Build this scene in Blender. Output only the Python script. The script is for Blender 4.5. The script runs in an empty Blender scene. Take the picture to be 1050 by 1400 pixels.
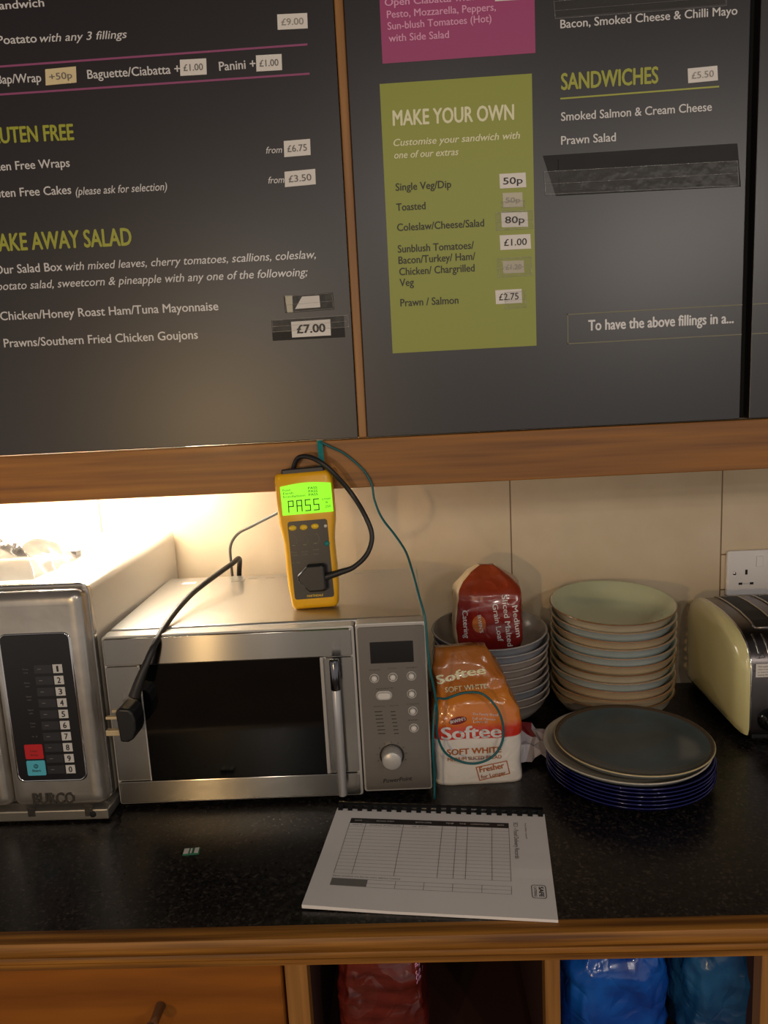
import bpy, math, random
from mathutils import Vector, Matrix, Euler, noise
from mathutils.bvhtree import BVHTree

S = bpy.context.scene
COL = S.collection
R = math.radians
UP = Vector((0, 0, 0.9))          # counter top is 0.9 m above the floor; all sizes below are measured from the counter top

# ------------------------------------------------------------------ camera
CAM = Vector((0.0, -1.3501, 0.6039))
PITCH, ROLL, YAW, FPX = 0.1644, -0.0521, -0.0415, 1012.05
_f = Vector((math.sin(YAW) * math.cos(PITCH), math.cos(YAW) * math.cos(PITCH), -math.sin(PITCH)))
_r = Vector((math.cos(YAW), -math.sin(YAW), 0))
_d = _f.cross(_r)
RT = _r * math.cos(ROLL) - _d * math.sin(ROLL)
DN = _r * math.sin(ROLL) + _d * math.cos(ROLL)
cam = bpy.data.objects.new('camera', bpy.data.cameras.new('camera'))
COL.objects.link(cam)
cam.data.sensor_fit = 'VERTICAL'
cam.data.sensor_height = 36.0
cam.data.lens = FPX / 1400 * 36.0
cam.data.clip_start = 0.02
m = Matrix.Identity(4)
for i, ax in enumerate((RT, -DN, -_f)):
    for k in range(3):
        m[k][i] = ax[k]
m.translation = CAM + UP
cam.matrix_world = m
S.camera = cam


def P(u, v, y):
    """point of the plane Y = y measured at pixel (u, v) of the photograph"""
    k = RT * ((u - 525) / FPX) + DN * ((v - 700) / FPX) + _f
    return CAM + k * ((y - CAM.y) / k.y)


def Q(u, v, z):
    """point of the horizontal plane Z = z measured at pixel (u, v)"""
    k = RT * ((u - 525) / FPX) + DN * ((v - 700) / FPX) + _f
    return CAM + k * ((z - CAM.z) / k.z)


# ------------------------------------------------------------------ world, lamps, exposure
S.view_settings.view_transform = 'Standard'
S.view_settings.look = 'None'
S.view_settings.gamma = 1.0
S.view_settings.use_curve_mapping = False
S.view_settings.exposure = 0.75
W = bpy.data.worlds.new('room_light')
S.world = W
W.use_nodes = True
nt = W.node_tree
nt.nodes.clear()
wo = nt.nodes.new('ShaderNodeOutputWorld')
bg = nt.nodes.new('ShaderNodeBackground')
tc = nt.nodes.new('ShaderNodeTexCoord')
sx = nt.nodes.new('ShaderNodeSeparateXYZ')
rp = nt.nodes.new('ShaderNodeValToRGB')
mp = nt.nodes.new('ShaderNodeMapRange')
mp.inputs['From Min'].default_value = -1
nt.links.new(tc.outputs['Generated'], sx.inputs[0])
nt.links.new(sx.outputs['Z'], mp.inputs['Value'])
nt.links.new(mp.outputs[0], rp.inputs[0])
cr = rp.color_ramp
cr.elements[0].position = 0.0
cr.elements[0].color = (0.15, 0.13, 0.11, 1)
cr.elements[1].position = 1.0
cr.elements[1].color = (0.05, 0.045, 0.042, 1)
for pos, c in ((0.30, (0.27, 0.246, 0.224, 1)), (0.50, (0.29, 0.268, 0.25, 1)), (0.58, (0.13, 0.118, 0.114, 1)), (0.68, (0.035, 0.031, 0.032, 1))):
    e = cr.elements.new(pos)
    e.color = c
nt.links.new(rp.outputs[0], bg.inputs[0])
bg.inputs[1].default_value = 1.0
nt.links.new(bg.outputs[0], wo.inputs[0])


def lamp(name, loc, power, color, radius):
    d = bpy.data.lights.new(name, 'POINT')
    d.energy = power
    d.color = color
    d.shadow_soft_size = radius
    o = bpy.data.objects.new(name, d)
    COL.objects.link(o)
    o.location = Vector(loc) + UP
    return o


WARM = (1.0, 0.91, 0.80)
for i, (x, y, z, p) in enumerate(((-0.99, -3.0, 0.45, 24), (-0.69, -3.0, 1.12, 8), (0.2, -2.9, 1.5, 11), (1.08, -2.6, 1.18, 11), (1.75, -3.0, 1.4, 13))):
    lamp('ceiling_downlight' if z > 1 else 'wall_lamp', (x, y, z), p, (1.0, 0.66, 0.30) if i == 0 else WARM, 0.035)


# ------------------------------------------------------------------ materials
def lin(c):
    return tuple(((v / 255) / 12.92 if v / 255 <= 0.04045 else ((v / 255 + 0.055) / 1.055) ** 2.4) for v in c)


def mat(name, rgb, rough=0.5, metal=0.0, spec=0.5, coat=0.0, emit=None, estr=0.0, alpha=1.0, aniso=0.0, trans=0.0):
    m = bpy.data.materials.new(name)
    m.use_nodes = True
    b = m.node_tree.nodes['Principled BSDF']
    c = lin(rgb)
    b.inputs['Base Color'].default_value = (*c, 1)
    b.inputs['Roughness'].default_value = rough
    b.inputs['Metallic'].default_value = metal
    b.inputs['Specular IOR Level'].default_value = spec
    b.inputs['Coat Weight'].default_value = coat
    b.inputs['Coat Roughness'].default_value = 0.08
    b.inputs['Alpha'].default_value = alpha
    b.inputs['Transmission Weight'].default_value = trans
    if emit:
        b.inputs['Emission Color'].default_value = (*lin(emit), 1)
        b.inputs['Emission Strength'].default_value = estr
    if aniso:
        b.inputs['Anisotropic'].default_value = aniso
        t = m.node_tree.nodes.new('ShaderNodeCombineXYZ')      # sheets brushed sideways smear highlights upright
        t.inputs[2].default_value = 1.0
        m.node_tree.links.new(t.outputs[0], b.inputs['Tangent'])
    return m


def N(m, kind):
    return m.node_tree.nodes.new(kind)


def L(m, a, b):
    m.node_tree.links.new(a, b)


def noise_mix(m, c1, c2, scale=(1, 1, 1), nscale=5.0, lo=0.35, hi=0.65, detail=4.0, bump=0.0, rough=None):
    """stretch a noise over object coordinates and mix two colours by it"""
    b = m.node_tree.nodes['Principled BSDF']
    t = N(m, 'ShaderNodeTexCoord')
    mpg = N(m, 'ShaderNodeMapping')
    mpg.inputs['Scale'].default_value = scale
    n = N(m, 'ShaderNodeTexNoise')
    n.inputs['Scale'].default_value = nscale
    n.inputs['Detail'].default_value = detail
    r = N(m, 'ShaderNodeValToRGB')
    r.color_ramp.elements[0].position = lo
    r.color_ramp.elements[1].position = hi
    r.color_ramp.elements[0].color = (*lin(c1), 1)
    r.color_ramp.elements[1].color = (*lin(c2), 1)
    L(m, t.outputs['Object'], mpg.inputs[0])
    L(m, mpg.outputs[0], n.inputs['Vector'])
    L(m, n.outputs[0], r.inputs[0])
    L(m, r.outputs[0], b.inputs['Base Color'])
    if bump:
        bp = N(m, 'ShaderNodeBump')
        bp.inputs['Strength'].default_value = bump
        bp.inputs['Distance'].default_value = 0.002
        L(m, n.outputs[0], bp.inputs['Height'])
        L(m, bp.outputs[0], b.inputs['Normal'])
    return m


def ramp_z(m, stops, amp=0.0, nscale=20):
    """printed bands: colour by height in object coordinates, a wavy edge by noise"""
    b = m.node_tree.nodes['Principled BSDF']
    t = N(m, 'ShaderNodeTexCoord')
    s = N(m, 'ShaderNodeSeparateXYZ')
    L(m, t.outputs['Object'], s.inputs[0])
    n = N(m, 'ShaderNodeTexNoise')
    n.inputs['Scale'].default_value = nscale
    L(m, t.outputs['Object'], n.inputs['Vector'])
    ma = N(m, 'ShaderNodeMath')
    ma.operation = 'MULTIPLY_ADD'
    ma.inputs[1].default_value = amp
    L(m, n.outputs[0], ma.inputs[0])
    L(m, s.outputs['Z'], ma.inputs[2])
    mr = N(m, 'ShaderNodeMapRange')
    z0, z1 = stops[0][0], stops[-1][0]
    mr.inputs['From Min'].default_value = z0
    mr.inputs['From Max'].default_value = z1
    L(m, ma.outputs[0], mr.inputs['Value'])
    r = N(m, 'ShaderNodeValToRGB')
    els = r.color_ramp.elements
    els[0].color = (*lin(stops[0][1]), 1)
    els[1].color = (*lin(stops[-1][1]), 1)
    for z, c in stops[1:-1]:
        e = els.new((z - z0) / (z1 - z0))
        e.color = (*lin(c), 1)
    L(m, mr.outputs[0], r.inputs[0])
    L(m, r.outputs[0], b.inputs['Base Color'])
    return m


M = {}
M['oak'] = noise_mix(mat('oak', (150, 92, 34), 0.42, coat=0.15), (120, 72, 14), (162, 104, 28), (1.2, 22, 40), 2.6, 0.3, 0.7, 6, 0.08)
M['oak_v'] = noise_mix(mat('oak_upright', (150, 100, 48), 0.45, coat=0.1), (128, 84, 38), (170, 120, 62), (40, 22, 1.2), 2.6, 0.3, 0.7, 6, 0.06)
M['oak_edge'] = noise_mix(mat('oak_edging', (150, 92, 34), 0.5), (98, 58, 12), (168, 112, 40), (1.0, 40, 40), 3.0, 0.35, 0.65, 8, 0.35)
M['oak_dark'] = noise_mix(mat('oak_cabinet', (120, 66, 26), 0.45), (126, 70, 16), (156, 92, 24), (2, 20, 20), 2.0, 0.3, 0.7, 5, 0.05)
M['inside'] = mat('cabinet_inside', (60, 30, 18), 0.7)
M['board'] = noise_mix(mat('board_charcoal', (52, 48, 50), 0.36, spec=0.75), (25, 19, 22), (29, 22, 25), (1, 1, 1), 3.0)
M['gap'] = mat('shadow_black', (8, 8, 10), 0.8)
M['olive'] = mat('olive_print', (150, 156, 62), 0.42)
M['magenta'] = mat('magenta_print', (164, 66, 116), 0.42)
M['rule'] = mat('magenta_rule', (150, 74, 118), 0.5)
M['white_ink'] = mat('white_ink', (216, 212, 211), 0.3, spec=0.75)
M['pale_ink'] = mat('pale_ink', (232, 228, 190), 0.5)
M['pink_ink'] = mat('pink_ink', (226, 160, 196), 0.5)
M['green_ink'] = mat('green_ink', (166, 168, 56), 0.3, spec=0.75)
M['line_ink'] = mat('line_ink', (128, 124, 96), 0.5)
M['dark_ink'] = mat('dark_ink', (48, 48, 34), 0.5)
M['black_ink'] = mat('black_ink', (22, 20, 24), 0.5)
M['grey_ink'] = mat('grey_ink', (112, 108, 106), 0.5)
M['faint_ink'] = mat('faint_ink', (150, 144, 138), 0.5)
M['brown_ink'] = mat('brown_ink', (176, 96, 36), 0.5)
M['label'] = mat('label_paper', (226, 220, 214), 0.45)
M['label_old'] = mat('label_yellowed', (222, 204, 160), 0.45)
M['label_faded'] = mat('label_faded', (190, 182, 158), 0.35)
M['tape_dark'] = noise_mix(mat('dark_tape', (26, 24, 25), 0.5, spec=0.3), (20, 18, 19), (28, 25, 25), (30, 90, 60), 0.6, bump=0.06)


def film(name, rgb, opacity, rough=0.15, bump_scale=120, strength=0.6):
    m = bpy.data.materials.new(name)
    m.use_nodes = True
    t = m.node_tree
    t.nodes.clear()
    o = t.nodes.new('ShaderNodeOutputMaterial')
    mix = t.nodes.new('ShaderNodeMixShader')
    tr = t.nodes.new('ShaderNodeBsdfTransparent')
    pb = t.nodes.new('ShaderNodeBsdfPrincipled')
    pb.inputs['Base Color'].default_value = (*lin(rgb), 1)
    pb.inputs['Roughness'].default_value = rough
    pb.inputs['Specular IOR Level'].default_value = 0.8
    mix.inputs[0].default_value = opacity
    n = t.nodes.new('ShaderNodeTexNoise')
    n.inputs['Scale'].default_value = bump_scale
    b = t.nodes.new('ShaderNodeBump')
    b.inputs['Strength'].default_value = strength
    b.inputs['Distance'].default_value = 0.002
    tcx = t.nodes.new('ShaderNodeTexCoord')
    t.links.new(tcx.outputs['Object'], n.inputs['Vector'])
    t.links.new(n.outputs[0], b.inputs['Height'])
    t.links.new(b.outputs[0], pb.inputs['Normal'])
    t.links.new(tr.outputs[0], mix.inputs[1])
    t.links.new(pb.outputs[0], mix.inputs[2])
    t.links.new(mix.outputs[0], o.inputs[0])
    return m


M['tape'] = film('clear_tape', (150, 146, 140), 0.05, 0.25, 60, 0.7)
M['tape_edge'] = film('tape_edge', (150, 146, 142), 0.35, 0.2, 200, 0.6)
M['clear_bag'] = film('clear_polythene', (120, 112, 110), 0.6, 0.15, 60, 0.4)
M['steel'] = mat('brushed_steel', (180, 175, 166), 0.2, 1.0, aniso=1.0)
M['steel_side'] = mat('casing_metal', (178, 174, 168), 0.36, 0.85)
M['steel_top'] = mat('casing_top_metal', (190, 189, 187), 0.34, 0.9)
M['steel_plain'] = mat('satin_steel', (178, 174, 170), 0.26, 1.0)
M['panel_grey'] = mat('control_panel_grey', (132, 126, 120), 0.35, 0.75, aniso=0.5)
M['satin'] = mat('satin_silver', (186, 186, 188), 0.32, 0.45)
M['emboss'] = mat('raised_steel', (92, 88, 84), 0.3, 0.6)
M['dark_chrome'] = mat('dark_chrome', (112, 112, 118), 0.16, 1.0)
M['chrome'] = mat('chrome', (210, 208, 206), 0.1, 1.0)
M['silver'] = mat('silver_plastic', (190, 186, 182), 0.35, 0.4)
M['white_button'] = mat('pale_grey_plastic', (214, 210, 206), 0.4)
M['door_glass'] = mat('dark_door_glass', (9, 9, 10), 0.07, spec=0.5)
M['display'] = mat('display_black', (24, 22, 22), 0.2)
M['black'] = mat('black_plastic', (22, 22, 24), 0.4)
M['black_gloss'] = mat('black_gloss', (16, 16, 18), 0.15)
M['rubber'] = mat('black_rubber', (34, 31, 30), 0.45)
M['grey_cable'] = mat('grey_cable', (70, 64, 60), 0.4)
M['brass'] = mat('pin_metal', (236, 214, 170), 0.3, 0.55)
M['burco'] = noise_mix(mat('embossed_steel', (170, 164, 156), 0.3, 0.82), (180, 174, 166), (204, 198, 190), (1, 1, 1), 11, bump=0.7)
M['burco_case'] = mat('white_metal_case', (188, 182, 172), 0.32, 0.25, spec=0.6)
M['membrane'] = mat('membrane_black', (26, 26, 30), 0.3)
M['key_strip'] = mat('key_strip_grey', (46, 46, 50), 0.35)
M['key_white'] = mat('key_white', (206, 204, 202), 0.4)
M['key_red'] = mat('key_red', (196, 32, 40), 0.4)
M['key_blue'] = mat('key_blue', (84, 184, 208), 0.4)
M['yellow'] = mat('yellow_case', (246, 182, 14), 0.38, coat=0.2)
M['yellow_btn'] = mat('yellow_button', (240, 196, 40), 0.4)
M['tester_face'] = mat('tester_face', (34, 31, 34), 0.35)
M['lcd'] = mat('green_screen', (120, 230, 20), 0.3, emit=(140, 250, 20), estr=0.5)
M['lcd_ink'] = mat('screen_ink', (30, 66, 10), 0.5)
M['teal'] = mat('teal_strap', (10, 128, 128), 0.5)
M['teal_wire'] = mat('teal_wire', (8, 92, 98), 0.4)
M['toaster_cream'] = mat('cream_enamel', (216, 206, 150), 0.16, coat=0.6)
M['toaster_steel'] = mat('dark_brushed_steel', (112, 106, 106), 0.3, 1.0)
M['slot'] = mat('slot_dark', (14, 12, 12), 0.6)
M['socket'] = mat('white_socket', (226, 222, 222), 0.3)
M['paper'] = noise_mix(mat('white_paper', (226, 218, 212), 0.65), (234, 230, 229), (240, 236, 235), (1, 1, 1), 6)
M['comb'] = mat('black_comb', (14, 13, 14), 0.3)
M['table_grey'] = mat('grey_print', (120, 116, 114), 0.6)
M['chip'] = mat('green_board', (44, 110, 84), 0.4)
M['red_dark'] = mat('dark_red_bag', (120, 24, 30), 0.28, coat=0.5)
M['white_bag'] = mat('white_wrapper', (178, 168, 172), 0.4, coat=0.3)
M['blue_bag'] = noise_mix(mat('blue_polythene', (10, 74, 176), 0.22, coat=0.4), (6, 50, 140), (20, 96, 196), (1, 1, 1), 14)
M['teal_bag'] = noise_mix(mat('dull_blue_polythene', (20, 70, 120), 0.22, coat=0.4), (14, 52, 96), (34, 92, 140), (1, 1, 1), 14)
M['shelf_red'] = noise_mix(mat('red_film', (150, 44, 30), 0.25, coat=0.5), (78, 20, 16), (108, 36, 26), (6, 6, 30), 3)
M['bread'] = mat('bread_seen_through_film', (216, 190, 150), 0.35, coat=0.4)
M['malt_red'] = ramp_z(mat('malted_print', (140, 34, 26), 0.26, coat=0.5), [(0.0, (120, 26, 24)), (0.10, (134, 30, 24)), (0.115, (140, 48, 26)), (0.16, (150, 66, 34))], 0.02, 24)
M['soft_print'] = ramp_z(mat('soft_loaf_print', (220, 130, 30), 0.26, coat=0.5),
                         [(0.0, (224, 218, 212)), (0.0775, (224, 218, 212)), (0.079, (196, 40, 28)), (0.094, (200, 56, 26)), (0.104, (212, 116, 30)),
                          (0.14, (208, 124, 32)), (0.16, (176, 100, 30)), (0.215, (160, 96, 36))], 0.008, 16)
M['tubelamp'] = mat('lit_tube', (255, 250, 240), 0.5, emit=(255, 244, 222), estr=100.0)
M['lamp_body'] = mat('lamp_housing', (230, 228, 222), 0.5)
M['floor'] = noise_mix(mat('floor_tile', (80, 66, 56), 0.5), (74, 60, 50), (90, 74, 62), (1, 1, 1), 4)
M['plaster'] = mat('plaster', (170, 150, 120), 0.8)




def crinkle(m, scale, strength, dist=0.004):
    """sharp creases of thin plastic film"""
    b = m.node_tree.nodes['Principled BSDF']
    t = N(m, 'ShaderNodeTexCoord')
    n = N(m, 'ShaderNodeTexNoise')
    n.inputs['Scale'].default_value = scale * 0.5
    n.inputs['Detail'].default_value = 2
    mx = N(m, 'ShaderNodeMix')
    mx.data_type = 'VECTOR'
    mx.inputs[0].default_value = 0.12
    v = N(m, 'ShaderNodeTexVoronoi')
    v.feature = 'DISTANCE_TO_EDGE'
    v.inputs['Scale'].default_value = scale
    L(m, t.outputs['Object'], n.inputs['Vector'])
    L(m, t.outputs['Object'], mx.inputs[4])
    L(m, n.outputs['Color'], mx.inputs[5])
    L(m, mx.outputs[1], v.inputs['Vector'])
    bp = N(m, 'ShaderNodeBump')
    bp.inputs['Strength'].default_value = strength
    bp.inputs['Distance'].default_value = dist
    L(m, v.outputs['Distance'], bp.inputs['Height'])
    L(m, bp.outputs[0], b.inputs['Normal'])


for k_ in ('blue_bag', 'teal_bag', 'shelf_red'):
    crinkle(M[k_], 19, 0.9, 0.012)
for k_ in ('malt_red', 'soft_print'):
    crinkle(M[k_], 34, 0.35, 0.004)

# laminate: black with fine grey and brown speckles
def laminate():
    m = mat('speckled_laminate', (24, 22, 22), 0.3, spec=0.5)
    b = m.node_tree.nodes['Principled BSDF']
    t = N(m, 'ShaderNodeTexCoord')
    v = N(m, 'ShaderNodeTexVoronoi')
    v.inputs['Scale'].default_value = 330
    n = N(m, 'ShaderNodeTexNoise')
    n.inputs['Scale'].default_value = 150
    n.inputs['Detail'].default_value = 6
    L(m, t.outputs['Object'], v.inputs['Vector'])
    L(m, t.outputs['Object'], n.inputs['Vector'])
    s = N(m, 'ShaderNodeSeparateColor')
    L(m, v.outputs['Color'], s.inputs[0])
    r = N(m, 'ShaderNodeValToRGB')
    r.color_ramp.interpolation = 'CONSTANT'
    r.color_ramp.elements[0].color = (*lin((20, 18, 19)), 1)
    r.color_ramp.elements[1].position = 0.90
    r.color_ramp.elements[1].color = (*lin((66, 58, 52)), 1)
    e = r.color_ramp.elements.new(0.6)
    e.color = (*lin((42, 37, 36)), 1)
    e = r.color_ramp.elements.new(0.965)
    e.color = (*lin((74, 66, 58)), 1)
    L(m, s.outputs[0], r.inputs[0])
    mx = N(m, 'ShaderNodeMix')
    mx.data_type = 'RGBA'
    mx.blend_type = 'MULTIPLY'
    mx.inputs[0].default_value = 0.7
    r2 = N(m, 'ShaderNodeValToRGB')
    r2.color_ramp.elements[0].position = 0.3
    r2.color_ramp.elements[1].position = 0.7
    r2.color_ramp.elements[0].color = (0.35, 0.34, 0.36, 1)
    L(m, n.outputs[0], r2.inputs[0])
    L(m, r.outputs[0], mx.inputs[6])
    L(m, r2.outputs[0], mx.inputs[7])
    L(m, mx.outputs[2], b.inputs['Base Color'])
    r3 = N(m, 'ShaderNodeMapRange')
    r3.inputs['To Min'].default_value = 0.2
    r3.inputs['To Max'].default_value = 0.42
    L(m, n.outputs[0], r3.inputs['Value'])
    L(m, r3.outputs[0], b.inputs['Roughness'])
    return m


M['laminate'] = laminate()

WALL_Y = 0.06
TX1, TX2 = P(697, 660, WALL_Y).x, P(988, 645, WALL_Y).x
TW = TX2 - TX1
ZJ1, ZJ2 = P(992, 758, WALL_Y).z, P(990, 806, WALL_Y).z


def wall_tiles():
    m = mat('cream_wall_tile', (214, 190, 150), 0.32)
    nd, ln = m.node_tree.nodes, m.node_tree.links
    b = nd['Principled BSDF']
    g = nd.new('ShaderNodeNewGeometry')
    s = nd.new('ShaderNodeSeparateXYZ')
    ln.new(g.outputs['Position'], s.inputs[0])

    def math_(op, a, c):
        k = nd.new('ShaderNodeMath')
        k.operation = op
        for i, v in enumerate((a, c)):
            if v is None:
                continue
            if isinstance(v, (int, float)):
                k.inputs[i].default_value = v
            else:
                ln.new(v, k.inputs[i])
        return k.outputs[0]

    def groove(sock, at, period, half):
        if period:
            q = math_('DIVIDE', math_('SUBTRACT', sock, at), period)
            fr = math_('ABSOLUTE', math_('SUBTRACT', q, math_('ROUND', q, None)), None)
            return math_('LESS_THAN', math_('MULTIPLY', fr, period), half)
        return math_('LESS_THAN', math_('ABSOLUTE', math_('SUBTRACT', sock, at), None), half)

    X, Z = s.outputs['X'], s.outputs['Z']
    gv = groove(X, TX1, TW, 0.0013)
    gh = groove(Z, UP.z + ZJ1 + 0.19, 0.25 * 2, 0.0013)
    cut = math_('GREATER_THAN', X, TX2)
    g2 = math_('MULTIPLY', cut, math_('MAXIMUM', groove(Z, UP.z + ZJ1, None, 0.0013), groove(Z, UP.z + ZJ2, None, 0.0013)))
    gr = math_('MAXIMUM', math_('MAXIMUM', gv, gh), g2)
    n = nd.new('ShaderNodeTexNoise')
    n.inputs['Scale'].default_value = 9
    n.inputs['Detail'].default_value = 6
    ln.new(g.outputs['Position'], n.inputs['Vector'])
    r = nd.new('ShaderNodeValToRGB')
    r.color_ramp.elements[0].position = 0.3
    r.color_ramp.elements[1].position = 0.7
    r.color_ramp.elements[0].color = (*lin((200, 180, 150)), 1)
    r.color_ramp.elements[1].color = (*lin((212, 194, 166)), 1)
    ln.new(n.outputs[0], r.inputs[0])
    mx = nd.new('ShaderNodeMix')
    mx.data_type = 'RGBA'
    ln.new(gr, mx.inputs[0])
    ln.new(r.outputs[0], mx.inputs[6])
    mx.inputs[7].default_value = (*lin((120, 92, 62)), 1)
    ln.new(mx.outputs[2], b.inputs['Base Color'])
    bp = nd.new('ShaderNodeBump')
    bp.inputs['Strength'].default_value = 0.6
    bp.inputs['Distance'].default_value = 0.002
    bp.invert = True
    ln.new(gr, bp.inputs['Height'])
    ln.new(bp.outputs[0], b.inputs['Normal'])
    return m


M['tiles'] = wall_tiles()


# ------------------------------------------------------------------ mesh collector
_glyph = {}


def glyphs(body, bold=0.0, shear=0.0):
    key = (body, bold, shear)
    if key not in _glyph:
        c = bpy.data.curves.new('lettering', 'FONT')
        c.body = body
        c.offset = bold
        c.shear = shear
        c.resolution_u = 3
        o = bpy.data.objects.new('lettering', c)
        COL.objects.link(o)
        me = bpy.data.meshes.new_from_object(o.evaluated_get(bpy.context.evaluated_depsgraph_get()))
        vs = [v.co.copy() for v in me.vertices]
        fs = [tuple(p.vertices) for p in me.polygons]
        bpy.data.objects.remove(o)
        bpy.data.curves.remove(c)
        bpy.data.meshes.remove(me)
        _glyph[key] = (vs, fs)
    return _glyph[key]


class MB:
    def __init__(self):
        self.v, self.f, self.mi, self.sm = [], [], [], []

    def add(self, vs, fs, mi=0, smooth=False):
        n = len(self.v)
        self.v += [Vector(p) for p in vs]
        self.f += [tuple(i + n for i in f) for f in fs]
        self.mi += [mi] * len(fs)
        self.sm += [smooth] * len(fs)
        return self

    def box(self, a, b, mi=0):
        x0, y0, z0 = (min(p, q) for p, q in zip(a, b))
        x1, y1, z1 = (max(p, q) for p, q in zip(a, b))
        vs = [(x0, y0, z0), (x1, y0, z0), (x1, y1, z0), (x0, y1, z0), (x0, y0, z1), (x1, y0, z1), (x1, y1, z1), (x0, y1, z1)]
        return self.add(vs, [(0, 3, 2, 1), (4, 5, 6, 7), (0, 1, 5, 4), (1, 2, 6, 5), (2, 3, 7, 6), (3, 0, 4, 7)], mi)

    def quad(self, a, b, c, d, mi=0):
        return self.add([a, b, c, d], [(0, 1, 2, 3)], mi)

    def loft(self, rings, mi=0, caps=(True, True), smooth=True, closed=True):
        k = len(rings[0])
        vs = [p for r in rings for p in r]
        fs = []
        for i in range(len(rings) - 1):
            for j in range(k if closed else k - 1):
                a, b = i * k + j, i * k + (j + 1) % k
                fs.append((a, b, b + k, a + k))
        if caps[0]:
            fs.append(tuple(range(k - 1, -1, -1)))
        if caps[1]:
            fs.append(tuple((len(rings) - 1) * k + j for j in range(k)))
        return self.add(vs, fs, mi, smooth)

    def prism(self, outline, fn, d0, d1, mi=0, smooth=False):
        """extrude a 2-D outline; fn(a, b, d) -> 3-D"""
        return self.loft([[fn(a, b, d0) for a, b in outline], [fn(a, b, d1) for a, b in outline]], mi, smooth=smooth)

    def tube(self, pts, r, seg=10, mi=0, caps=True, smoothpath=True, sub=8):
        pts = [Vector(p) for p in pts]
        rr = r if isinstance(r, (list, tuple)) else [r] * len(pts)
        if smoothpath and len(pts) > 2:
            o, orr = [], []
            for i in range(len(pts) - 1):
                p0 = pts[max(i - 1, 0)]
                p1, p2 = pts[i], pts[i + 1]
                p3 = pts[min(i + 2, len(pts) - 1)]
                for k in range(sub):
                    t = k / sub
                    o.append(0.5 * ((2 * p1) + (p2 - p0) * t + (2 * p0 - 5 * p1 + 4 * p2 - p3) * t * t + (3 * p1 - p0 - 3 * p2 + p3) * t ** 3))
                    orr.append(rr[i] + (rr[i + 1] - rr[i]) * t)
            o.append(pts[-1])
            orr.append(rr[-1])
            pts, rr = o, orr
        rings = []
        up = None
        for i, p in enumerate(pts):
            t = (pts[min(i + 1, len(pts) - 1)] - pts[max(i - 1, 0)]).normalized()
            if up is None:
                up = t.orthogonal().normalized()
            up = (up - t * up.dot(t)).normalized()
            s = t.cross(up)
            rings.append([p + (up * math.cos(2 * math.pi * j / seg) + s * math.sin(2 * math.pi * j / seg)) * rr[i] for j in range(seg)])
        return self.loft(rings, mi, (caps, caps))

    def lathe(self, prof, seg=56, mi=None, c=(0, 0, 0), fn=None):
        """prof: (r, z[, material]); spun about Z (or mapped by fn)"""
        fn = fn or (lambda x, y, z: Vector((c[0] + x, c[1] + y, c[2] + z)))
        for i in range(len(prof) - 1):
            (r0, z0), (r1, z1) = prof[i][:2], prof[i + 1][:2]
            k = prof[i][2] if len(prof[i]) > 2 else (mi or 0)
            a = [fn(r0 * math.cos(2 * math.pi * j / seg), r0 * math.sin(2 * math.pi * j / seg), z0) for j in range(seg)] if r0 > 1e-6 else [fn(0, 0, z0)]
            b = [fn(r1 * math.cos(2 * math.pi * j / seg), r1 * math.sin(2 * math.pi * j / seg), z1) for j in range(seg)] if r1 > 1e-6 else [fn(0, 0, z1)]
            if len(a) == 1 and len(b) == 1:
                continue
            if len(a) == 1:
                self.add(a + b, [(0, 1 + j, 1 + (j + 1) % seg) for j in range(seg)], k, True)
            elif len(b) == 1:
                self.add(a + b, [(j, seg, (j + 1) % seg) for j in range(seg)], k, True)
            else:
                self.add(a + b, [(j, seg + j, seg + (j + 1) % seg, (j + 1) % seg) for j in range(seg)], k, True)
        return self

    def text(self, body, p0, p1, cap, n=(0, -1, 0), lift=0.0004, bold=0.0, italic=False, mi=0):
        """one line of lettering that runs from p0 to p1 (its baseline) with capitals `cap` high"""
        p0, p1, n = Vector(p0), Vector(p1), Vector(n).normalized()
        vs, fs = glyphs(body, 0.0, 0.22 if italic else 0.0)
        if not vs:
            return self
        if bold:            # a heavier face: the strokes thickened sideways and a little upwards
            n0 = len(vs)
            sh = [(-bold, 0, 0), (bold, 0, .02), (0, bold * 0.6, .04), (0, -bold * 0.6, .06)]
            vs = [p + Vector(d) * 1.0 for d in sh for p in vs]
            fs = [tuple(i + k * n0 for i in f) for k in range(4) for f in fs]
        x0, x1 = min(p.x for p in vs), max(p.x for p in vs)
        ex = (p1 - p0)
        w = ex.length
        ex.normalize()
        ey = n.cross(ex).normalized()
        k = w / (x1 - x0)
        return self.add([p0 + ex * ((p.x - x0) * k) + ey * (p.y * cap / 0.682) + n * (lift + p.z * 0.001) for p in vs], fs, mi)

    def frame(self, a, b, c, d, t, n=(0, -1, 0), lift=0.0004, mi=0):
        """thin printed outline of the quad a b c d"""
        q = [Vector(p) + Vector(n) * lift for p in (a, b, c, d)]
        for i in range(4):
            self.line(q[i], q[(i + 1) % 4], t, n, 0, mi)
        return self

    def line(self, a, b, t, n=(0, -1, 0), lift=0.0004, mi=0):
        a, b, n = Vector(a), Vector(b), Vector(n).normalized()
        e = (b - a).normalized()
        s = n.cross(e) * (t / 2)
        o = n * lift
        return self.quad(a - s - e * t / 2 + o, b - s + e * t / 2 + o, b + s + e * t / 2 + o, a + s - e * t / 2 + o, mi)

    def xf(self, mtx):
        self.v = [mtx @ p for p in self.v]
        return self

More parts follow.
